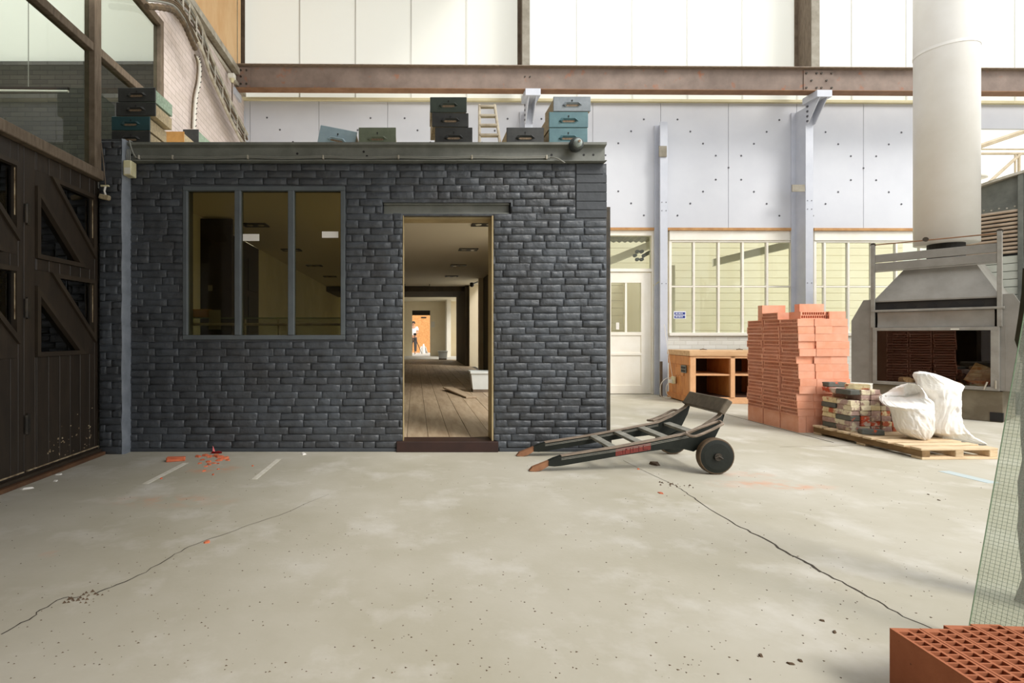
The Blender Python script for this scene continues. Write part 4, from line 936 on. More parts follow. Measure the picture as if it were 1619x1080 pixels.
# cable clipped along the channel
cr = thing('cable_run', 'grey cable clipped along the bottom of the steel channel', 'cable', (-.6, 4.84, 2.70)); YC = 4.838; pts = []
for (x, y, Y) in ((204, 223.5, 4.80), (205, 222.5, 4.79), (206, 228, 4.782), (209, 238, 4.784), (213, 246, 4.80), (220, 249.5, YC), (273, 250, YC), (330, 251, YC), (392, 249, YC), (450, 251, YC), (511, 249, YC), (570, 251, YC), (630, 249.5, YC), (690, 251, YC), (746, 249.5, YC), (805, 250.5, YC), (864, 249.5, YC), (872, 249, 4.82), (880, 250, 4.790), (886, 253, 4.782), (893, 257.5, 4.784)): pts.append(at(x, y, Y))
pts[0] = Vector((pts[0].x+.01, 4.84, 2.856))
MB().tube(smooth(pts, 4), .0065, 6).build('cable', 'cable', cr, world=True); MB().tube([p+Vector((0, -.002, .0125)) for p in smooth(pts[5:17], 4)], .0055, 6).build('cable', 'cable', cr, world=True)
for x in (220, 273, 392, 511, 630, 746, 864): a = at(x, 250, YC); MB().bbox(a.x-.008, a.x+.008, YC-.012, YC+.014, a.z-.012, a.z+.026, .003).build('clip', 'tray', cr, world=True)
# ================================================================ sack truck lying on the floor
YN, YF = 4.17, 4.69
sk = thing('sack_truck', 'old dark green wooden sack truck lying on the concrete', 'sack truck', (1.7, 4.43, 0))
TOP = [(.905, .006), (.93, .035), (1.058, .085), (1.10, .105), (1.157, .124), (1.579, .190), (1.852, .240), (2.163, .302), (2.287, .358), (2.411, .438), (2.46, .50), (2.492, .560)]
BOT = [(.955, .0), (1.0, .01), (1.058, .045), (1.10, .042), (1.15, .046), (1.579, .120), (1.852, .163), (2.08, .19), (2.20, .16), (2.36, .25), (2.425, .38), (2.45, .545)]
def rail(Y, name):
    n = len(TOP)
    def seg(a, b, mat, nm, th=.024, dz=0):
        i0 = [i for i in range(n) if TOP[i][0] >= a-1e-6 and TOP[i][0] <= b+1e-6]
        pt = [TOP[i] for i in i0]; pb = [BOT[i] for i in i0]; m = MB(); k = len(pt); vs = []
        for (tx, tz), (bx, bz_) in zip(pt, pb): vs += [(tx, Y-th, tz), (tx, Y+th, tz), (bx, Y-th, bz_), (bx, Y+th, bz_)]
        fs = [(0, 1, 3, 2), (4*k-4, 4*k-2, 4*k-1, 4*k-3)]
        for i in range(k-1): a_ = 4*i; fs += [(a_, a_+4, a_+5, a_+1), (a_+2, a_+3, a_+7, a_+6), (a_, a_+2, a_+6, a_+4), (a_+1, a_+5, a_+7, a_+3)]
        m.add(vs, fs); return m.build(nm, mat, sk, world=True)
    seg(.9, 1.06, 'cart_handle', 'handle', .019); seg(1.05, 2.5, 'cart_green', 'side_rail')
    m = MB(); vs = []; T = [p for p in TOP if p[0] > 1.12]; k = len(T)      # worn top edge
    for (x, z) in T: vs += [(x, Y-.026, z-.004), (x, Y+.026, z-.004), (x, Y+.026, z+.004), (x, Y-.026, z+.004)]
    m.add(vs, [(0, 1, 2, 3), (4*k-1, 4*k-2, 4*k-3, 4*k-4)]+[(4*i+a, 4*i+(a+1) % 4, 4*i+4+(a+1) % 4, 4*i+4+a) for i in range(k-1) for a in range(4)]); m.build('worn_edge', 'cart_worn', sk, world=True)
    m = MB(); vs = []; T = [p for p in TOP if 1.12 < p[0] < 2.2]            # two scored lines along the side
    for dz in (.018, .028): m.tube([(x, Y-.0245, z-dz) for x, z in T], .0022, 5)
    m.build('moulding', 'cart_rung', sk, world=True)
rail(YN, 'near'); rail(YF, 'far')
for x in (1.585, 1.80, 2.015, 2.24):
    z = .19+(x-1.579)*.175; MB().bbox(-.03, .03, YN+.022, YF-.022, -.012, .012, .003, Matrix.Translation((x, 0, z-.012)) @ Matrix.Rotation(-.18, 4, 'Y')).build('rung', 'cart_rung', sk, world=True)
MB().bbox(-.028, .022, YN-.030, YF+.030, -.058, .066, .006, Matrix.Translation((2.455, 0, .508)) @ Matrix.Rotation(.586, 4, 'Y')).build('head_board', 'cart_head', sk, world=True)
m = MB(); s_ = (.238-.188)/(1.852-1.579)                                  # red band with worn raised letters
zt_ = lambda x: .190+(x-1.579)*s_
m.add([(x, y, z) for x in (1.585, 1.862) for (y, z) in ((YN-.0255, zt_(x)-.012), (YN-.0255, zt_(x)-.066), (YN-.02, zt_(x)-.066), (YN-.02, zt_(x)-.012))], [(0, 1, 5, 4), (1, 2, 6, 5), (2, 3, 7, 6), (3, 0, 4, 7), (0, 3, 2, 1), (4, 5, 6, 7)])
rbnd = m.build('red_band', 'cart_red', sk, world=True)
m = MB()
for (x, w, t0, t1) in ((1.64, .004, .025, .055), (1.66, .004, .022, .055), (1.665, .012, .022, .028), (1.70, .005, .024, .056), (1.72, .006, .022, .05), (1.765, .006, .022, .054), (1.80, .007, .02, .052), (1.805, .035, .046, .052)):
    z = zt_(x); m.box(x, x+w, YN-.027, YN-.0255, z-t1-.006, z-t0-.002)
m.build('lettering', 'cart_letter', rbnd, world=False)
rbnd.children[0].data.transform(Matrix.Translation(-sk.location))
def wheel(Y, nm):
    c = (2.335, Y, .1415); w = MB().lathe([(.118, -.03), (.134, -.028), (.14, -.02), (.14, .02), (.134, .028), (.118, .03)], c, 'y', 36).build('tyre', 'tyre', sk, world=True, smooth=False)
    MB().lathe([(.02, -.036), (.10, -.034), (.128, -.029), (.128, .029), (.02, .036)], c, 'y', 36).build('wheel_disc', 'cart_green', sk, world=True)
    MB().lathe([(.03, -.048), (.026, -.034)], c, 'y', 14).build('hub', 'iron', sk, world=True); MB().tube([(c[0]-.03, Y-.052, c[2]-.005), (c[0], Y-.056, c[2]+.008), (c[0]+.03, Y-.052, c[2]-.012)], .007).build('split_pin', 'iron', sk, world=True)
wheel(YN-.085, 'near'); wheel(YF+.085, 'far'); MB().tube([(2.335, YN-.05, .1415), (2.335, YF+.05, .1415)], .013).build('axle', 'iron', sk, world=True)
m = MB(); m.prism([(2.24, .17), (2.42, .25), (2.38, .13), (2.28, .11)], YN-.022, YN+.0); m.prism([(2.24, .17), (2.42, .25), (2.38, .13), (2.28, .11)], YF, YF+.022); m.build('axle_block', 'cart_green', sk, world=True)
for (Y, s) in ((YN, -1), (YF, 1)):                    # iron loops over the wheels
    c0, c1 = Vector((2.14, Y+s*.03, .312)), Vector((2.39, Y+s*.03, .40)); o = Vector((0, s*.095, -.01))
    pts = [c0, c0+o*.6+Vector((-.02, 0, 0)), c0+o+Vector((.02, 0, 0)), (c0+c1)/2+o+Vector((0, 0, -.004)), c1+o+Vector((-.03, 0, 0)), c1+o*.6, c1, (c0+c1)/2, c0]
    MB().tube(smooth(pts, 4), .011, 6).build('wheel_guard', 'cart_worn', sk, world=True)
# ================================================================ perforated clay blocks
BL, BW, BH = .284, .0815, .183                        # length, width, height (holes run along the height)
def perf_mesh(mat, L=BL, W=BW, H=BH, n=11):
    m = MB(); hx, hw = L*.071, W*.355; mg = W*.095; rows = (mg, W-mg-hw); ya = [0, rows[0], rows[0]+hw, rows[1], rows[1]+hw, W]
    pitch = (L-.010)/n; vs = []; 
    def q(*p): m.add(p, [(0, 1, 2, 3)])
    for z in (0, H):
        for (a, b) in ((ya[0], ya[1]), (ya[2], ya[3]), (ya[4], ya[5])): q((0, a, z), (L, a, z), (L, b, z), (0, b, z))
        for k, y0 in enumerate(rows):
            xs = []; o = .008+(pitch*.45 if k else 0); x = 0
            for i in range(n-(1 if k else 0)):
                h0 = o+i*pitch; q((x, y0, z), (h0, y0, z), (h0, y0+hw, z), (x, y0+hw, z)); x = h0+hx
            q((x, y0, z), (L, y0, z), (L, y0+hw, z), (x, y0+hw, z))
    for k, y0 in enumerate(rows):
        o = .008+(pitch*.45 if k else 0)
        for i in range(n-(1 if k else 0)):
            a = o+i*pitch; b = a+hx; c = y0+hw
            q((a, y0, 0), (b, y0, 0), (b, y0, H), (a, y0, H)); q((a, c, 0), (b, c, 0), (b, c, H), (a, c, H)); q((a, y0, 0), (a, c, 0), (a, c, H), (a, y0, H)); q((b, y0, 0), (b, c, 0), (b, c, H), (b, y0, H))
    q((0, 0, 0), (L, 0, 0), (L, 0, H), (0, 0, H)); q((0, W, 0), (L, W, 0), (L, W, H), (0, W, H)); q((0, 0, 0), (0, W, 0), (0, W, H), (0, 0, H)); q((L, 0, 0), (L, W, 0), (L, W, H), (L, 0, H))
    me = bpy.data.meshes.new('clay_block'); me.from_pydata([tuple(p) for p in m.v], [], m.f); me.materials.append(MATS[mat]); me.update(); return me
PM = perf_mesh('terracotta')
def block(M_, label, group, me=PM):
    o = bpy.data.objects.new('clay_block', me); COL.objects.link(o); o.matrix_basis = M_; return tag(o, label, 'brick', group)
def T(x, y, z): return Matrix.Translation((x, y, z))
# standing: length along Y, holes up
STAND = Matrix.Rotation(R(90), 4, 'Z')                # x->y, y->-x
# lying: length along Y, holes along X, width up
LIE = Matrix(((0, 0, 1, 0), (1, 0, 0, 0), (0, 1, 0, 0), (0, 0, 0, 1)))
# lying across: length along X, holes along -Y, width up
FACE = Matrix(((1, 0, 0, 0), (0, 0, -1, 0), (0, 1, 0, 0), (0, 0, 0, 1)))
ENDS = ('pallet end', 'middle', 'workbench end'); SIDES = ('office side', 'middle row', 'stove side')
SX, SY = 4.245, 5.806; r = random.Random(12); PIT = .3000
for i in range(3):
    for j in range(7):
        block(T(SX+.084*(j+1)+.0, SY+i*PIT+.005, 0) @ STAND, 'upright terracotta block under the tall stack, %s, %s from the office side' % (ENDS[i], ORD[j]), 'standing blocks under the tall stack')
rowx = [0, -.01, -.014, -.03, -.012, -.004, -.006, .004, .004, -.006, .004, .01, .0]      # rows shifted sideways as stacked
for k in range(13):
    z = BH+.0005+k*.083; sh = -.012*(12-k)/12+r.uniform(-.006, .006)
    for i in range(3):
        dx = r.uniform(-.012, .012)
        for j in range(3):
            e = r.uniform(-.003, .003)+(-.007 if j == 1 else 0)+(.014 if j == 0 and k in (9, 7) else 0)
            block(T(SX+sh+dx+j*.1845+r.uniform(0, .0008), SY+i*PIT+e+(0 if i else -.012*(k in (3, 4, 8))), z) @ LIE, 'terracotta block lying in the %s course above the upright ones, %s, %s' % (ORD[k], ENDS[i], SIDES[j]), 'blocks laid in the tall stack')
zt = BH+.0005+13*.083
block(T(SX+.02, SY+.64, zt) @ Matrix.Translation((0, 0, 0)), 'terracotta block standing on edge at the rear of the stack top', None)
block(T(SX-.005, SY+.33, zt) @ LIE, 'terracotta block lying flat on the stack top showing its perforated end', None)
block(T(SX+.07, SY+.25, zt) @ FACE, 'terracotta block on the stack top with its holes turned to the pallet', None)
block(T(SX+.262, SY+.345, zt), 'plain-faced terracotta block standing at the rear of the stack top', None)
block(T(SX+.362, SY+.03, zt) @ LIE, 'plain-ended terracotta block lying on the pallet corner of the stack top', None)
# near blocks by the wired glass
PN = perf_mesh('terracotta_near', .288, .0865, .188)
for k, (x, y) in enumerate(((1.434, 1.600), (1.5235, 1.598), (1.613, 1.615), (1.7025, 1.622), (1.792, 1.61))):
    block(T(x, y-.288, 0) @ Matrix.Rotation(R(-2.5), 4, 'Z') @ T(.0865, 0, 0) @ STAND, 'terracotta block with its holes up by the wired glass, %s from the open floor' % ORD[k], 'blocks beside the wired glass', PN)
# ================================================================ pallet with reclaimed bricks and bags
PLM = T(4.395, 4.55, 0)
pal = thing('wooden_pallet', 'weathered wooden pallet carrying old bricks and white bags', 'pallet', (4.395, 4.55, 0), R(1.5))
for x in (0, .30, .605): MB().bbox(x, x+.075, 0, 1.2, .022, .078, .004).build('stringer', 'pallet_dark' if x == 0 else 'pallet', pal)
for y in (0, .56, 1.1): MB().bbox(0, .68, y, y+.1, 0, .022, .003).build('bottom_board', 'pallet', pal)
y = 0
for k, w in enumerate((.10, .095, .12, .10, .095, .12, .10, .12)):
    MB().bbox(-.012+rng.uniform(-.012, .012), .68+rng.uniform(-.01, .012), y, y+w, .078, .098, .003).build('top_board', 'pallet', pal); y += w+.05
OB = []
for k in range(5):
    m = MB(); rr = random.Random(40+k); m.bbox(-.05, .05, -.103, .103, 0, .052, .006); m.v = [p+Vector((rr.uniform(-.005, .005), rr.uniform(-.007, .007), rr.uniform(-.002, .002) if p.z > .02 else 0)) for p in m.v]
    OB.append([m.mesh('reclaimed_brick', 'old_brick_'+c) for c in 'abcd'])
ONAMES = {'a': 'pinkish old brick on the pallet', 'b': 'red broken brick on the pallet', 'c': 'grey painted brick on the pallet', 'd': 'mortar crusted brick on the pallet'}
r = random.Random(33)
def old(x, y, z, c, rz=0, lab=None, sc=1, pos=''):
    o = bpy.data.objects.new('reclaimed_brick', r.choice(OB)['abcd'.index(c)]); COL.objects.link(o); o.location = (x, y, z); o.rotation_euler = (0, 0, rz); o.scale = (sc, .9, 1)
    return tag(o, lab or ONAMES[c]+pos, 'brick', None if lab else {'a': 'pinkish old bricks', 'b': 'red broken bricks', 'c': 'grey painted old bricks', 'd': 'mortar crusted old bricks'}[c])
GX, GY = 4.425, 5.335
for k in range(8):
    z = .0985+.053*k
    for j in range(2):
        nx = 6 if k < 3 else (5 if k < 5 else (4 if k < 7 else 3))
        for i in range(nx):
            if k >= 6 and r.random() < .12: continue
            c = r.choice('cdcda' if k < 5 else 'cdab') if i == 0 else r.choice('aaabaad')
            if i >= 4 and r.random() < .5: c = 'b'
            old(GX+.052+i*.106+r.uniform(-.002, .002), GY+.093+j*.192+r.uniform(-.008, .008), z, c, r.uniform(-.02, .02), sc=r.uniform(.95, 1), pos=', %s course, %s row, %s from the office side' % (ORD[k], ('front', 'rear')[j], ORD[i]))
old(GX+.16, GY+.11, .0985+.053*8, 'd', R(60), 'cream crusted brick lying askew on top of the pile'); old(GX+.11, GY+.34, .0985+.053*8, 'c', R(85), 'grey painted brick lying crosswise on top of the pile')
old(GX+.09, 5.2, .0985, 'c', R(72), 'single grey-green brick lying in front of the pile on the pallet')
# bags: lumpy crumpled plastic shaped from stacked outlines
def bag(name, rows, Y, depth, label, seed, yo=lambda y: 0, wt=lambda u: 1, zmin=lambda x: .0985):
    """rows: (height y pixel, left x, right x) in photo pixels at distance Y"""
    t = thing(name, label, 'bag', (wx(sum(a[1]+a[2] for a in rows)/2/len(rows), Y), Y, .0985)); n = 132; m = MB(); K = 9; R_ = []
    for a, b in zip(rows, rows[1:]):
        for k in range(K): s = k/K; R_.append(tuple(a[i]+(b[i]-a[i])*s for i in range(3)))
    R_.append(rows[-1]); vs = []; nr = len(R_)
    for i, (y, xl, xr) in enumerate(R_):
        Yr = Y+yo(y); zl = wz(y, Yr); a, b = wx(xl, Yr), wx(xr, Yr); c = (a+b)/2; rx = (b-a)/2; s = i/(nr-1); ry = min(depth*(.35+.65*math.sin(math.pi*min(1, .12+s*.8))), max(rx*1.1, .03))
        for k in range(n):
            an = 2*math.pi*k/n; p = Vector((math.cos(an)*2.2, math.sin(an)*2.2, zl*9+seed*7.3)); nz = noise.noise(p*1.0)*.5+noise.noise(p*2.3)*.3
            rid = (abs(noise.noise(Vector((math.cos(an)*3+s*2, math.sin(an)*3, zl*5+seed))))-.2)*.5; f = 1+.10*nz-.22*rid*(.4+abs(math.sin(an)))
            w3 = Vector((math.cos(an)*2.0+zl*4.2*(1 if seed == 1 else -1)+seed*5, math.sin(an)*2.0+zl*2.0, zl*1.3)); q3 = w3+Vector((noise.noise(w3*1.7), noise.noise(w3*1.7+Vector((9, 2, 4))), noise.noise(w3*1.7+Vector((3, 8, 1)))))*.55
            fold = (1-abs(noise.noise(q3*1.6))*2.6)*.55+(1-abs(noise.noise(q3*3.4+Vector((5, 5, 5))))*2.4)*.32+(1-abs(noise.noise(q3*7))*2.4)*.13; dsp = .015*fold*min(1, 6*s+.15)
            cc = math.copysign(abs(math.cos(an))**.8, math.cos(an))*(1+.03*nz); u = (1+cc)/2; Yr = Y+yo(y)*wt(u); zl = wz(y, Yr); x = wx(xl+(xr-xl)*u, Yr); yy = Yr+ry*math.sin(an)*f
            vs.append((x+dsp*math.cos(an)*.5-.008*math.cos(an), yy+dsp*math.sin(an), max(zmin(x), zl+.012*nz*math.sin(an)+dsp*.25)))
    m.add(vs, [(i*n+k, i*n+(k+1) % n, (i+1)*n+(k+1) % n, (i+1)*n+k) for i in range(nr-1) for k in range(n)]+[tuple(range(n)), tuple((nr-1)*n+k for k in range(n))])
    m.build('plastic_skin', 'bag', t, smooth=True, world=True); return t
def cp(rows, s=6.967, ox=1380, oy=580): return [(oy+b/s, ox+a0/s, ox+a1/s) for b, a0, a1 in rows]
b1 = bag('rubble_bag', cp([(184, 400, 440), (205, 350, 478), (240, 285, 486), (290, 205, 530), (335, 100, 560), (380, 108, 625), (420, 150, 632), (470, 235, 622), (520, 252, 612), (560, 258, 622), (620, 275, 612), (680, 285, 628), (720, 310, 622), (750, 350, 610), (775, 400, 590), (792, 440, 570)]), 4.97, .13, 'lumpy white plastic bag slumped against the old bricks', 1, yo=lambda y: .378*min(1, max(0, (643-y)/21)), wt=lambda u: max(0, 1-1.25*max(0, u)))
b2 = bag('plastic_sack', cp([(52, 525, 560), (75, 480, 650), (100, 473, 720), (140, 492, 820), (185, 505, 940), (215, 512, 975), (245, 528, 950), (275, 555, 922), (350, 600, 916), (450, 612, 914), (540, 615, 918), (610, 615, 935), (680, 618, 985), (730, 640, 1040), (770, 680, 1095), (795, 780, 1150), (820, 920, 1192), (845, 1070, 1226)]), 5.012, .11, 'tall crumpled white plastic sack standing on the pallet', 2, yo=lambda y: .2*min(1, max(0, (y-684)/17)), zmin=lambda x: .0985-.0985*min(1, max(0, (x-5.085)/.03)))
m = MB(); a = at(1535, 700, 4.85); vs = [at(1530, 698, 5.16), at(1546, 698, 5.2), at(1560, 702, 5.2), at(1546, 704, 5.13), at(1528, 704, 5.12)]
m.add(vs+[Vector((p.x, p.y, max(0, p.z-.02))) for p in vs], [(0, 1, 2, 3, 4), (9, 8, 7, 6, 5)]+[(i, (i+1) % 5, (i+1) % 5+5, i+5) for i in range(5)]); m.build('trailing_corner', 'bag', b2, world=True)
# ================================================================ steel stove with chimney
ANG0 = math.atan2(-.887, .461); ANG = ANG0+R(6.5); SC_ = (6.8475, 6.957, 0)          # the glass then mirrors the block stack as in the photograph
SA, SN = Vector((math.cos(ANG), math.sin(ANG), 0)), Vector((-math.sin(ANG), math.cos(ANG), 0))   # along the front, into the stove
st = thing('wood_stove', 'large grey steel stove with glazed front, hood and lifting frame', 'stove', SC_, ANG)
hw = .608
p = MB(); p.bbox(-hw-.02, hw+.02, .06, .86, 0, .385, .006); p.build('plinth', 'plinth', st); MB().box(hw-.09, hw+.022, .05, .12, .01, .12).build('ash_gap', 'black', st)
fb = MB(); fb.box(-hw, hw, .06, .82, .385, .40); fb.box(-hw, -hw+.02, .03, .82, .40, 1.56); fb.box(hw-.02, hw, .03, .82, .40, 1.56); fb.box(-hw, hw, .80, .82, .40, 1.56); fb.box(-hw, hw, .05, .80, 1.40, 1.42); fb.build('firebox', 'stove_dark', st)
for s in (-1, 1):                                     # side wings with a clipped corner
    x0, x1 = s*hw, s*(hw+.25); MB().prism([(x0, .395), (x1, .395), (x1, 1.29), (s*(hw+.11), 1.585), (x0, 1.585)], .02, .05, 'xz').build('side_wing', 'stove', st); MB().prism([(s*(hw+.045), .395), (s*(hw+.05), .395), (s*(hw+.05), 1.2), (s*(hw+.045), 1.2)], .016, .02, 'xz').build('wing_seam', 'stove_frame', st)
    MB().box(min(x0, x1), max(x0, x1), .05, .8, .395, 1.28).build('wing_body', 'stove', st)
d = MB(); fw = .045
for a in ((-hw, hw, .392, .392+fw), (-hw, hw, 1.187-fw, 1.187), (-hw, -hw+fw, .392+fw, 1.187-fw), (hw-fw-.03, hw, .392+fw, 1.187-fw)): d.bbox(a[0], a[1], -.012, .022, a[2], a[3], .003)
gd = d.build('door_frame', 'stove_frame', st); MB().box(-hw+fw, hw-fw-.03, .002, .008, .392+fw, 1.187-fw).build('door_glass', 'glass_stove', gd)
h = MB(); h.tube([(hw-.03, -.02, .52), (hw-.03, -.02, .42)], .008); h.tube([(hw-.10, -.02, .50), (hw-.13, -.03, .40)], .008); h.build('latch', 'tray', gd)
m = MB(); m.bbox(.18, .26, -.014, -.010, 1.150, 1.165, .001); m.build('weld_mark', 'white_plastic', gd)
n = 10; vs = []                                       # dented panel above the door
for j, z in enumerate((1.19, 1.26, 1.33, 1.40)):
    for i in range(n+1): x = -hw+.045+(2*hw-.09)*i/n; vs.append((x, .02+.018*math.sin(j*1.1)*(.6+.5*math.sin(i*1.3)), z))
m = MB(); m.add(vs, [(j*(n+1)+i, j*(n+1)+i+1, (j+1)*(n+1)+i+1, (j+1)*(n+1)+i) for j in range(3) for i in range(n)]); m.build('dented_panel', 'stove', st, smooth=True)
MB().bbox(-hw-.02, hw+.04, -.02, .015, 1.405, 1.435, .003).build('cross_rail', 'stove_frame', st)
for s in (-1, 1): MB().bbox(s*hw-.022, s*hw+.022, -.012, .03, 1.187, 2.36, .003).build('upright', 'stove_frame', st)
for (z0, z1) in ((2.105, 2.215), (1.985, 2.095)): MB().bbox(-hw+.022, hw-.022, -.004, .022, z0, z1, .003).build('counterweight_plate', 'stove', st)
MB().bbox(-hw-.01, hw+.01, .0, .016, 1.968, 1.982, .002).build('lower_bar', 'stove_frame', st)
MB().tube([(-hw, .01, 2.36), (-.2, .01, 2.35), (hw, .01, 2.335)], .008).build('lifting_cable', 'flange_rust', st)
for x in (-hw, -.06, hw): MB().lathe([(.03, -.012), (.03, .012)], (x, .012, 2.36), 'y', 14).build('pulley', 'iron', st)
hd = MB(); za, zb_ = 1.565, 2.05; c = (.05, .45); q = [(-hw, .02), (hw, .02), (hw, .86), (-hw, .86)]; t = [(c[0]+sx*.31, c[1]+sy*.31) for sx, sy in ((-1, -1), (1, -1), (1, 1), (-1, 1))]
hd.add([(x, y, za-.02) for x, y in q]+[(x, y, za) for x, y in q]+[(x, y, zb_) for x, y in t]+[(x, y, zb_+.03) for x, y in t], [(i, (i+1) % 4, (i+1) % 4+4, i+4) for i in range(4)]+[(i+4, (i+1) % 4+4, (i+1) % 4+8, i+8) for i in range(4)]+[(i+8, (i+1) % 4+8, (i+1) % 4+12, i+12) for i in range(4)]+[(12, 13, 14, 15)]); hd.build('hood', 'stove', st)
for k in range(5): MB().lathe([(.05, .045), (.05, .05)], (-.42+.21*k, .0, 1.47), 'y', 14).build('air_hole', 'black', st)
m = MB(); m.box(-hw+.02, hw-.02, .05, .06, 1.435, 1.55); m.build('rear_plate', 'stove_dark', st)
# debris in the firebox
rr = random.Random(8)
pn = thing('fire_board', 'pale broken board propped inside the stove', 'board', Vector(SC_)+SN*.25+SA*.34+Vector((0, 0, .45)), ANG); MB().bbox(-.10, .12, 0, .02, 0, .26, .004, Matrix.Rotation(.45, 4, 'Y')).build('board', 'debris_pale', pn)
for k in range(7):
    x = -.30+.16*(k % 4); y = .17+.2*(k//4); c = Vector(SC_)+SA*x+SN*y+Vector((0, 0, .40)); o = thing('rubble_lump', 'pale rubble lump on the stove floor', 'rubble', c, rr.random()*6, 'rubble in the stove')
    m = MB(); m.bbox(-.07, .07, -.05, .05, 0, rr.uniform(.04, .1), .018); m.v = [v+Vector((rr.uniform(-.015, .015), rr.uniform(-.015, .015), 0)) for v in m.v]; m.build('lump', 'debris_pale' if k % 2 else 'bag', o)
pc = Vector(SC_)+.45*SN+.05*SA; pp = thing('chimney_pipe', 'fat pale grey chimney pipe rising from the stove hood', 'chimney pipe', (pc.x, pc.y, 2.322))
MB().lathe([(.328, 0), (.328, 2.62), (.331, 2.63), (.331, 6.6)], (0, 0, 0), n=48).build('pipe', 'pipe', pp, smooth=True); MB().lathe([(.19, -.238), (.19, .02)], (0, 0, 0), n=24).build('collar', 'stove_dark', pp); MB().lathe([(.334, 2.60), (.334, 2.64)], (0, 0, 0), n=48).build('joint_band', 'pipe', pp)
# ================================================================ louvred machine behind the stove
MC = Vector(SC_)+1.3*Vector((.887, .461, 0)); mc = thing('louvred_machine', 'large grey machine casing with louvres and an arched top behind the stove', 'machine', MC, ANG0)
xa, xb = -.48, 1.5
def arch(x): return 3.06+.30*math.sin((x-xa)/(xb-xa)*math.pi*.62)
N_ = 16; P = [(xa, 0)]+[(xb, 0)]+[(xb-(xb-xa)*k/N_, arch(xb-(xb-xa)*k/N_)-.03) for k in range(N_+1)]
MB().prism(P, .06, 1.2, 'xz').build('casing', 'machine', mc)
P = [(xa-.03+(xb-xa+.06)*k/N_, arch(xa+(xb-xa)*k/N_)) for k in range(N_+1)]; m = MB()
for k in range(N_): m.prism([P[k], P[k+1], (P[k+1][0], P[k+1][1]-.035), (P[k][0], P[k][1]-.035)], -.03, 1.25, 'xz')
m.build('arched_rim', 'tray', mc)
for x in (-.48, .458, 1.2): MB().bbox(x, x+.05, -.01, .06, 0, arch(x)-.03, .003).build('upright', 'machine', mc)
MB().box(-.43, .458, .03, .06, 2.80, 2.88).build('riveted_bar', 'machine', mc); m = MB()
for k in range(12): m.lathe([(.01, .022), (.01, .03)], (-.40+.075*k, 0, 2.835+.012*(k % 2)), 'y', 8)
m.build('rivets', 'tray', mc); MB().box(-.43, 1.2, .035, .055, 2.1, 2.8).build('louvre_back', 'black', mc)
for (u0, u1) in ((-.43, .455), (.51, 1.19)):
    for k in range(11): MB().bbox(u0, u1, -.012, .012, -.019, .019, .003, T(0, .025, 2.225+.056*k) @ Matrix.Rotation(R(-40), 4, 'X')).build('louvre', 'louver', mc)
    for k in range(10): MB().bbox(u0, u1, .025, .055, 1.10+.108*k, 1.10+.108*k+.100, .003).build('pale_slat', 'slat_pale', mc)
# ================================================================ workbench
wbn = thing('workbench', 'open-fronted pine workbench under the white window', 'workbench', (4.335, 8.27, 0), R(-3))
W_, D_, H_ = 1.9, .80, .835
MB().bbox(-.02, W_, -.02, D_, H_-.085, H_, .006).build('worktop', 'bench_top', wbn)
MB().bbox(.03, W_, .02, D_-.02, .0, .10, .004).build('base', 'bench_pale', wbn); MB().bbox(-.02, .05, .0, D_, .02, .11, .004).build('foot_beam', 'bench_wood', wbn)
for k in range(5): MB().bbox(.0, .028, .03+k*.15, .03+k*.15+.147, .10, H_-.085, .002).build('side_board', 'bench_wood', wbn)
MB().bbox(-.014, .0, .0, D_-.02, H_-.23, H_-.09, .004).build('side_rail', 'bench_wood', wbn); MB().bbox(-.012, .0, .2, .5, .42, .55, .004).build('side_panel', 'bench_wood', wbn)
MB().bbox(.0, .09, 0, .05, .10, H_-.085, .004).build('corner_post', 'bench_pale', wbn)
for x in (.62, 1.2): MB().bbox(x, x+.07, 0, .05, .10, H_-.085, .004).build('upright', 'bench_pale', wbn); MB().box(x+.01, x+.03, .05, D_-.03, .10, H_-.085).build('divider', 'bench_wood', wbn)
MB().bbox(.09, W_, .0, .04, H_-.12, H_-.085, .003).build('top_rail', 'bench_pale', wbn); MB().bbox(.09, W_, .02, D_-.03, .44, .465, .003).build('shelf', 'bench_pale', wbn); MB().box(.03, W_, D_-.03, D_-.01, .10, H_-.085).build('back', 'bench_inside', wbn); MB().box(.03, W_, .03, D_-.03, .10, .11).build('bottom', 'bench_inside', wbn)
vt = MB(); vt.box(-.024, -.012, .10, .27, H_-.36, H_-.24); vt = vt.build('switch_plate', 'machine', wbn); m = MB()
for i in range(4):
    for j in range(2): m.box(-.028, -.024, .112+.038*i, .138+.038*i, H_-.345+.05*j, H_-.31+.05*j)
m.build('switches', 'black', vt)
pbx = thing('power_socket', 'white socket box with a plugged adapter on the end of the workbench', 'socket', Vector((4.335, 8.27, 0))+Matrix.Rotation(R(-3), 3, 'Z') @ Vector((-.02, .52, .27)), R(-3)); MB().bbox(-.04, 0, -.06, .04, 0, .12, .005).build('housing', 'cream_plastic', pbx); MB().bbox(-.09, -.04, -.03, .02, .01, .07, .006).build('plug', 'white_plastic', pbx)
pts = [(-.07, 0, .04), (-.12, .02, -.05), (-.10, .05, -.18), (-.02, .08, -.245), (-.12, .12, -.25), (-.20, .05, -.20), (-.22, .0, -.02), (-.14, 0, .08), (-.05, 0, .09)]
MB().tube(smooth([Vector(p) for p in pts], 5), .006, 6).build('flex', 'cable_white', pbx); MB().tube(smooth([Vector((-.03, 0, .12)), Vector((-.05, .05, .35)), Vector((-.03, .2, .62)), Vector((-.06, .25, 1.0))], 5), .004, 6).build('flex', 'cable_white', pbx)
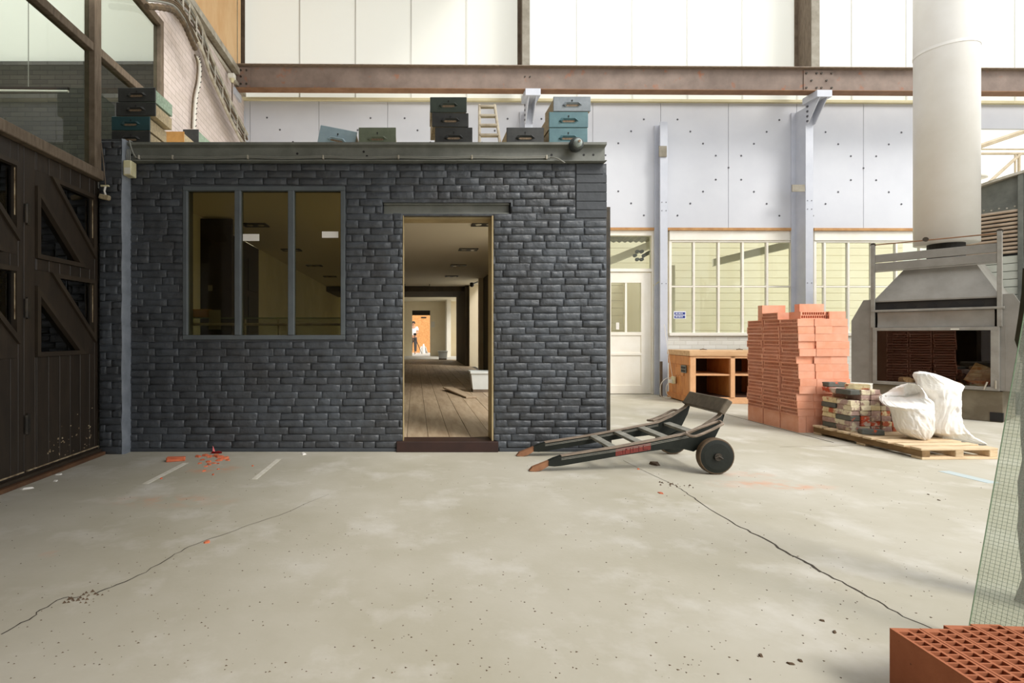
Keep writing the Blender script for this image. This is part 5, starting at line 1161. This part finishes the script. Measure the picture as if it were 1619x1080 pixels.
for i, (x, y) in enumerate(((.35, .3), (.95, .35))):
    o = thing('wood_splinter', ('dark splinter on the end of the workbench top', 'thin twig on the middle of the workbench top')[i], 'splinter', Vector((4.335, 8.27, H_))+Matrix.Rotation(R(-3), 3, 'Z') @ Vector((x, y, 0)), .5); MB().tube([(-.09, 0, .012), (0, .01, .018), (.09, 0, .008)], [.006, .009, .004], 6).build('twig', 'leaf', o)
ls = thing('leaning_lath', 'pale lath leaning against the slim steel post', 'lath', (wx(1046, 9.22), 9.22, 0)); MB().bbox(-.035, .01, -.02, 0, 0, .62, .003).build('lath', 'old_timber', ls)
# ================================================================ wired glass leaning on a mossy post
A = Vector((1.968, 1.87, 0)); wdir = Vector((.3, -.954, 0)).normalized(); nrm = Vector((.954, .3, 0)).normalized(); upd = (nrm*.29+Vector((0, 0, 1))).normalized()
WG = Matrix(((wdir.x, -nrm.x, upd.x, A.x), (wdir.y, -nrm.y, upd.y, A.y), (wdir.z, 0, upd.z, .002), (0, 0, 0, 1)))
wgt = thing('wired_glass', 'sheet of wired safety glass leaning beside the near blocks', 'glass sheet', A); GW, GH = .42, 1.45
m = MB(WG); m.box(0, GW, -.003, .003, 0, GH); m.build('sheet', 'glass_wired', wgt, world=True)
m = MB(WG); s = .0127
for k in range(1, int(GW/s)): m.box(k*s-.00035, k*s+.00035, .0029, .0036, 0, GH)
for k in range(1, int(GH/s)): m.box(0, GW, .0029, .0036, k*s-.00035, k*s+.00035)
m.build('wire_mesh', 'wire', wgt, world=True, kind='stuff'); m = MB(WG); m.box(-.0012, 0, -.003, .003, 0, GH); m.build('cut_edge', 'green_line', wgt, world=True)
mp_ = thing('mossy_post', 'dark mossy timber post behind the wired glass', 'post', (2.50, 2.08, 0)); m = MB(); vs = []; rr = random.Random(3)
for k in range(15):
    z = 1.35*k/14
    for (x, y) in ((-.05, -.05), (.05, -.05), (.05, .05), (-.05, .05)): vs.append((x+rr.uniform(-.012, .012), y+rr.uniform(-.012, .012), z))
m.add(vs, [(4*k+a, 4*k+(a+1) % 4, 4*k+4+(a+1) % 4, 4*k+4+a) for k in range(14) for a in range(4)]+[(3, 2, 1, 0), (56, 57, 58, 59)]); m.build('timber', 'moss_post', mp_)
# ================================================================ litter on the floor
def tape(p, q, w, label, mat='tape_white', name='tape_strip'):
    a, b = fl(*p), fl(*q); d = (b-a).normalized(); s = Vector((-d.y, d.x, 0))*w/2; c = (a+b)/2; o = thing(name, label, 'tape', c); u = Vector((0, 0, .0015)); v = [a-s, b-s, b+s, a+s]
    MB().add(v+[x+u for x in v], [(3, 2, 1, 0), (4, 5, 6, 7)]+[(i, (i+1) % 4, (i+1) % 4+4, i+4) for i in range(4)]).build('strip', mat, o, world=True)
tape((230, 765), (294, 732), .045, 'white tape strip on the floor near the broken half brick'); tape((402, 758), (441, 726), .04, 'worn white tape strip on the floor under the office window'); tape((1492, 745), (1572, 764), .10, 'pale blue chalk smear on the floor in front of the pallet', 'chalk_blue', 'chalk_smear')
def chip(x, y, s, mat, label, name, cat, group=None, h=.5, seed=0, flat=False):
    rr = random.Random(seed+int(x*7+y)); c = fl(x, y); o = thing(name, label, cat, c, rr.random()*6.28, group); m = MB(); n = 6
    b = [(s*math.cos(k*1.047)*rr.uniform(.6, 1.2), s*math.sin(k*1.047)*rr.uniform(.35, .8), 0) for k in range(n)]
    m.add(b+[(x_*.75, y_*.75, s*h*rr.uniform(.6, 1.2)) for x_, y_, _ in b], [tuple(range(n-1, -1, -1)), tuple(range(n, 2*n))]+[(i, (i+1) % n, (i+1) % n+n, i+n) for i in range(n)]); m.build('piece', mat, o); return o
a = fl(278, 729); hb = thing('broken_brick', 'broken orange half brick lying by the foot of the brick wall', 'brick', a, R(20)); m = MB(); m.bbox(-.075, .075, -.03, .03, 0, .035, .006); rr = random.Random(2); m.v = [p+Vector((rr.uniform(-.006, .006),)*3) if p.z > .01 else p for p in m.v]; m.build('piece', 'red_chip', hb)
rr = random.Random(17)
for k in range(16):
    x = 335+rr.gauss(0, 12); y = 721+abs(rr.gauss(0, 6)); chip(x, max(718, y), rr.uniform(.018, .045), 'red_chip', 'orange brick shard in the small heap by the brick wall', 'brick_shard', 'brick shard', 'shards in the small heap', .4, k)
for k, (x, y) in enumerate(((326, 738), (331, 735), (345, 742), (337, 751), (399, 737), (323, 745), (255, 757), (328, 858))): chip(x, y, rr.uniform(.012, .025), 'red_chip', 'orange brick crumb lying apart on the floor', 'brick_crumb', 'brick crumb', 'scattered brick crumbs', .5, 50+k)
rp = thing('red_plastic_scrap', 'crumpled bright red plastic scrap on the brick shards', 'scrap', fl(341, 717.5)); MB().add([(-.05, 0, 0), (-.02, -.02, .03), (-.025, .0, .075), (.0, -.01, .02), (.04, -.03, .035), (.06, -.01, .02), (.05, .02, 0), (-.01, .02, 0)], [(0, 1, 7), (1, 2, 7), (1, 3, 2), (3, 4, 6, 7), (4, 5, 6), (2, 3, 7), (0, 7, 1)]).build('scrap', 'red_plastic', rp)
for k, (x, y, s, lab) in enumerate(((92, 750.5, .028, 'white plaster flake close to the plank door sill'), (88, 760.5, .025, 'thin pale flake beside the plank doors'), (42, 773, .04, 'large white plaster flake at the door sill'), (480, 718, .04, 'white paper scrap by the wall under the window'))): chip(x, y, s, 'paper', lab, 'plaster_flake', 'plaster flake', None, .25, 80+k)
lf_ = chip(1035, 735, .05, 'leaf', 'dry curled brown leaf on the floor behind the sack truck wheel', 'dry_leaf', 'leaf', None, .45, 5)
for k, (x, y) in enumerate(((1009, 742), (1044, 780), (903, 712), (927, 710), (881, 712))): chip(x, y, .022, 'red_chip', 'red flake lying beside the sack truck', 'red_flake', 'flake', 'red flakes by the sack truck', .3, 90+k)
for k, (x, y) in enumerate(((1300, 982), (1320, 1000), (1203, 1037), (1250, 1050), (1265, 1045), (1468, 782), (1484, 791))): chip(x, y, .012, 'leaf', 'small dark crumb of dirt on the concrete', 'dirt_crumb', 'dirt', 'dirt crumbs on the open floor', .4, 120+k)
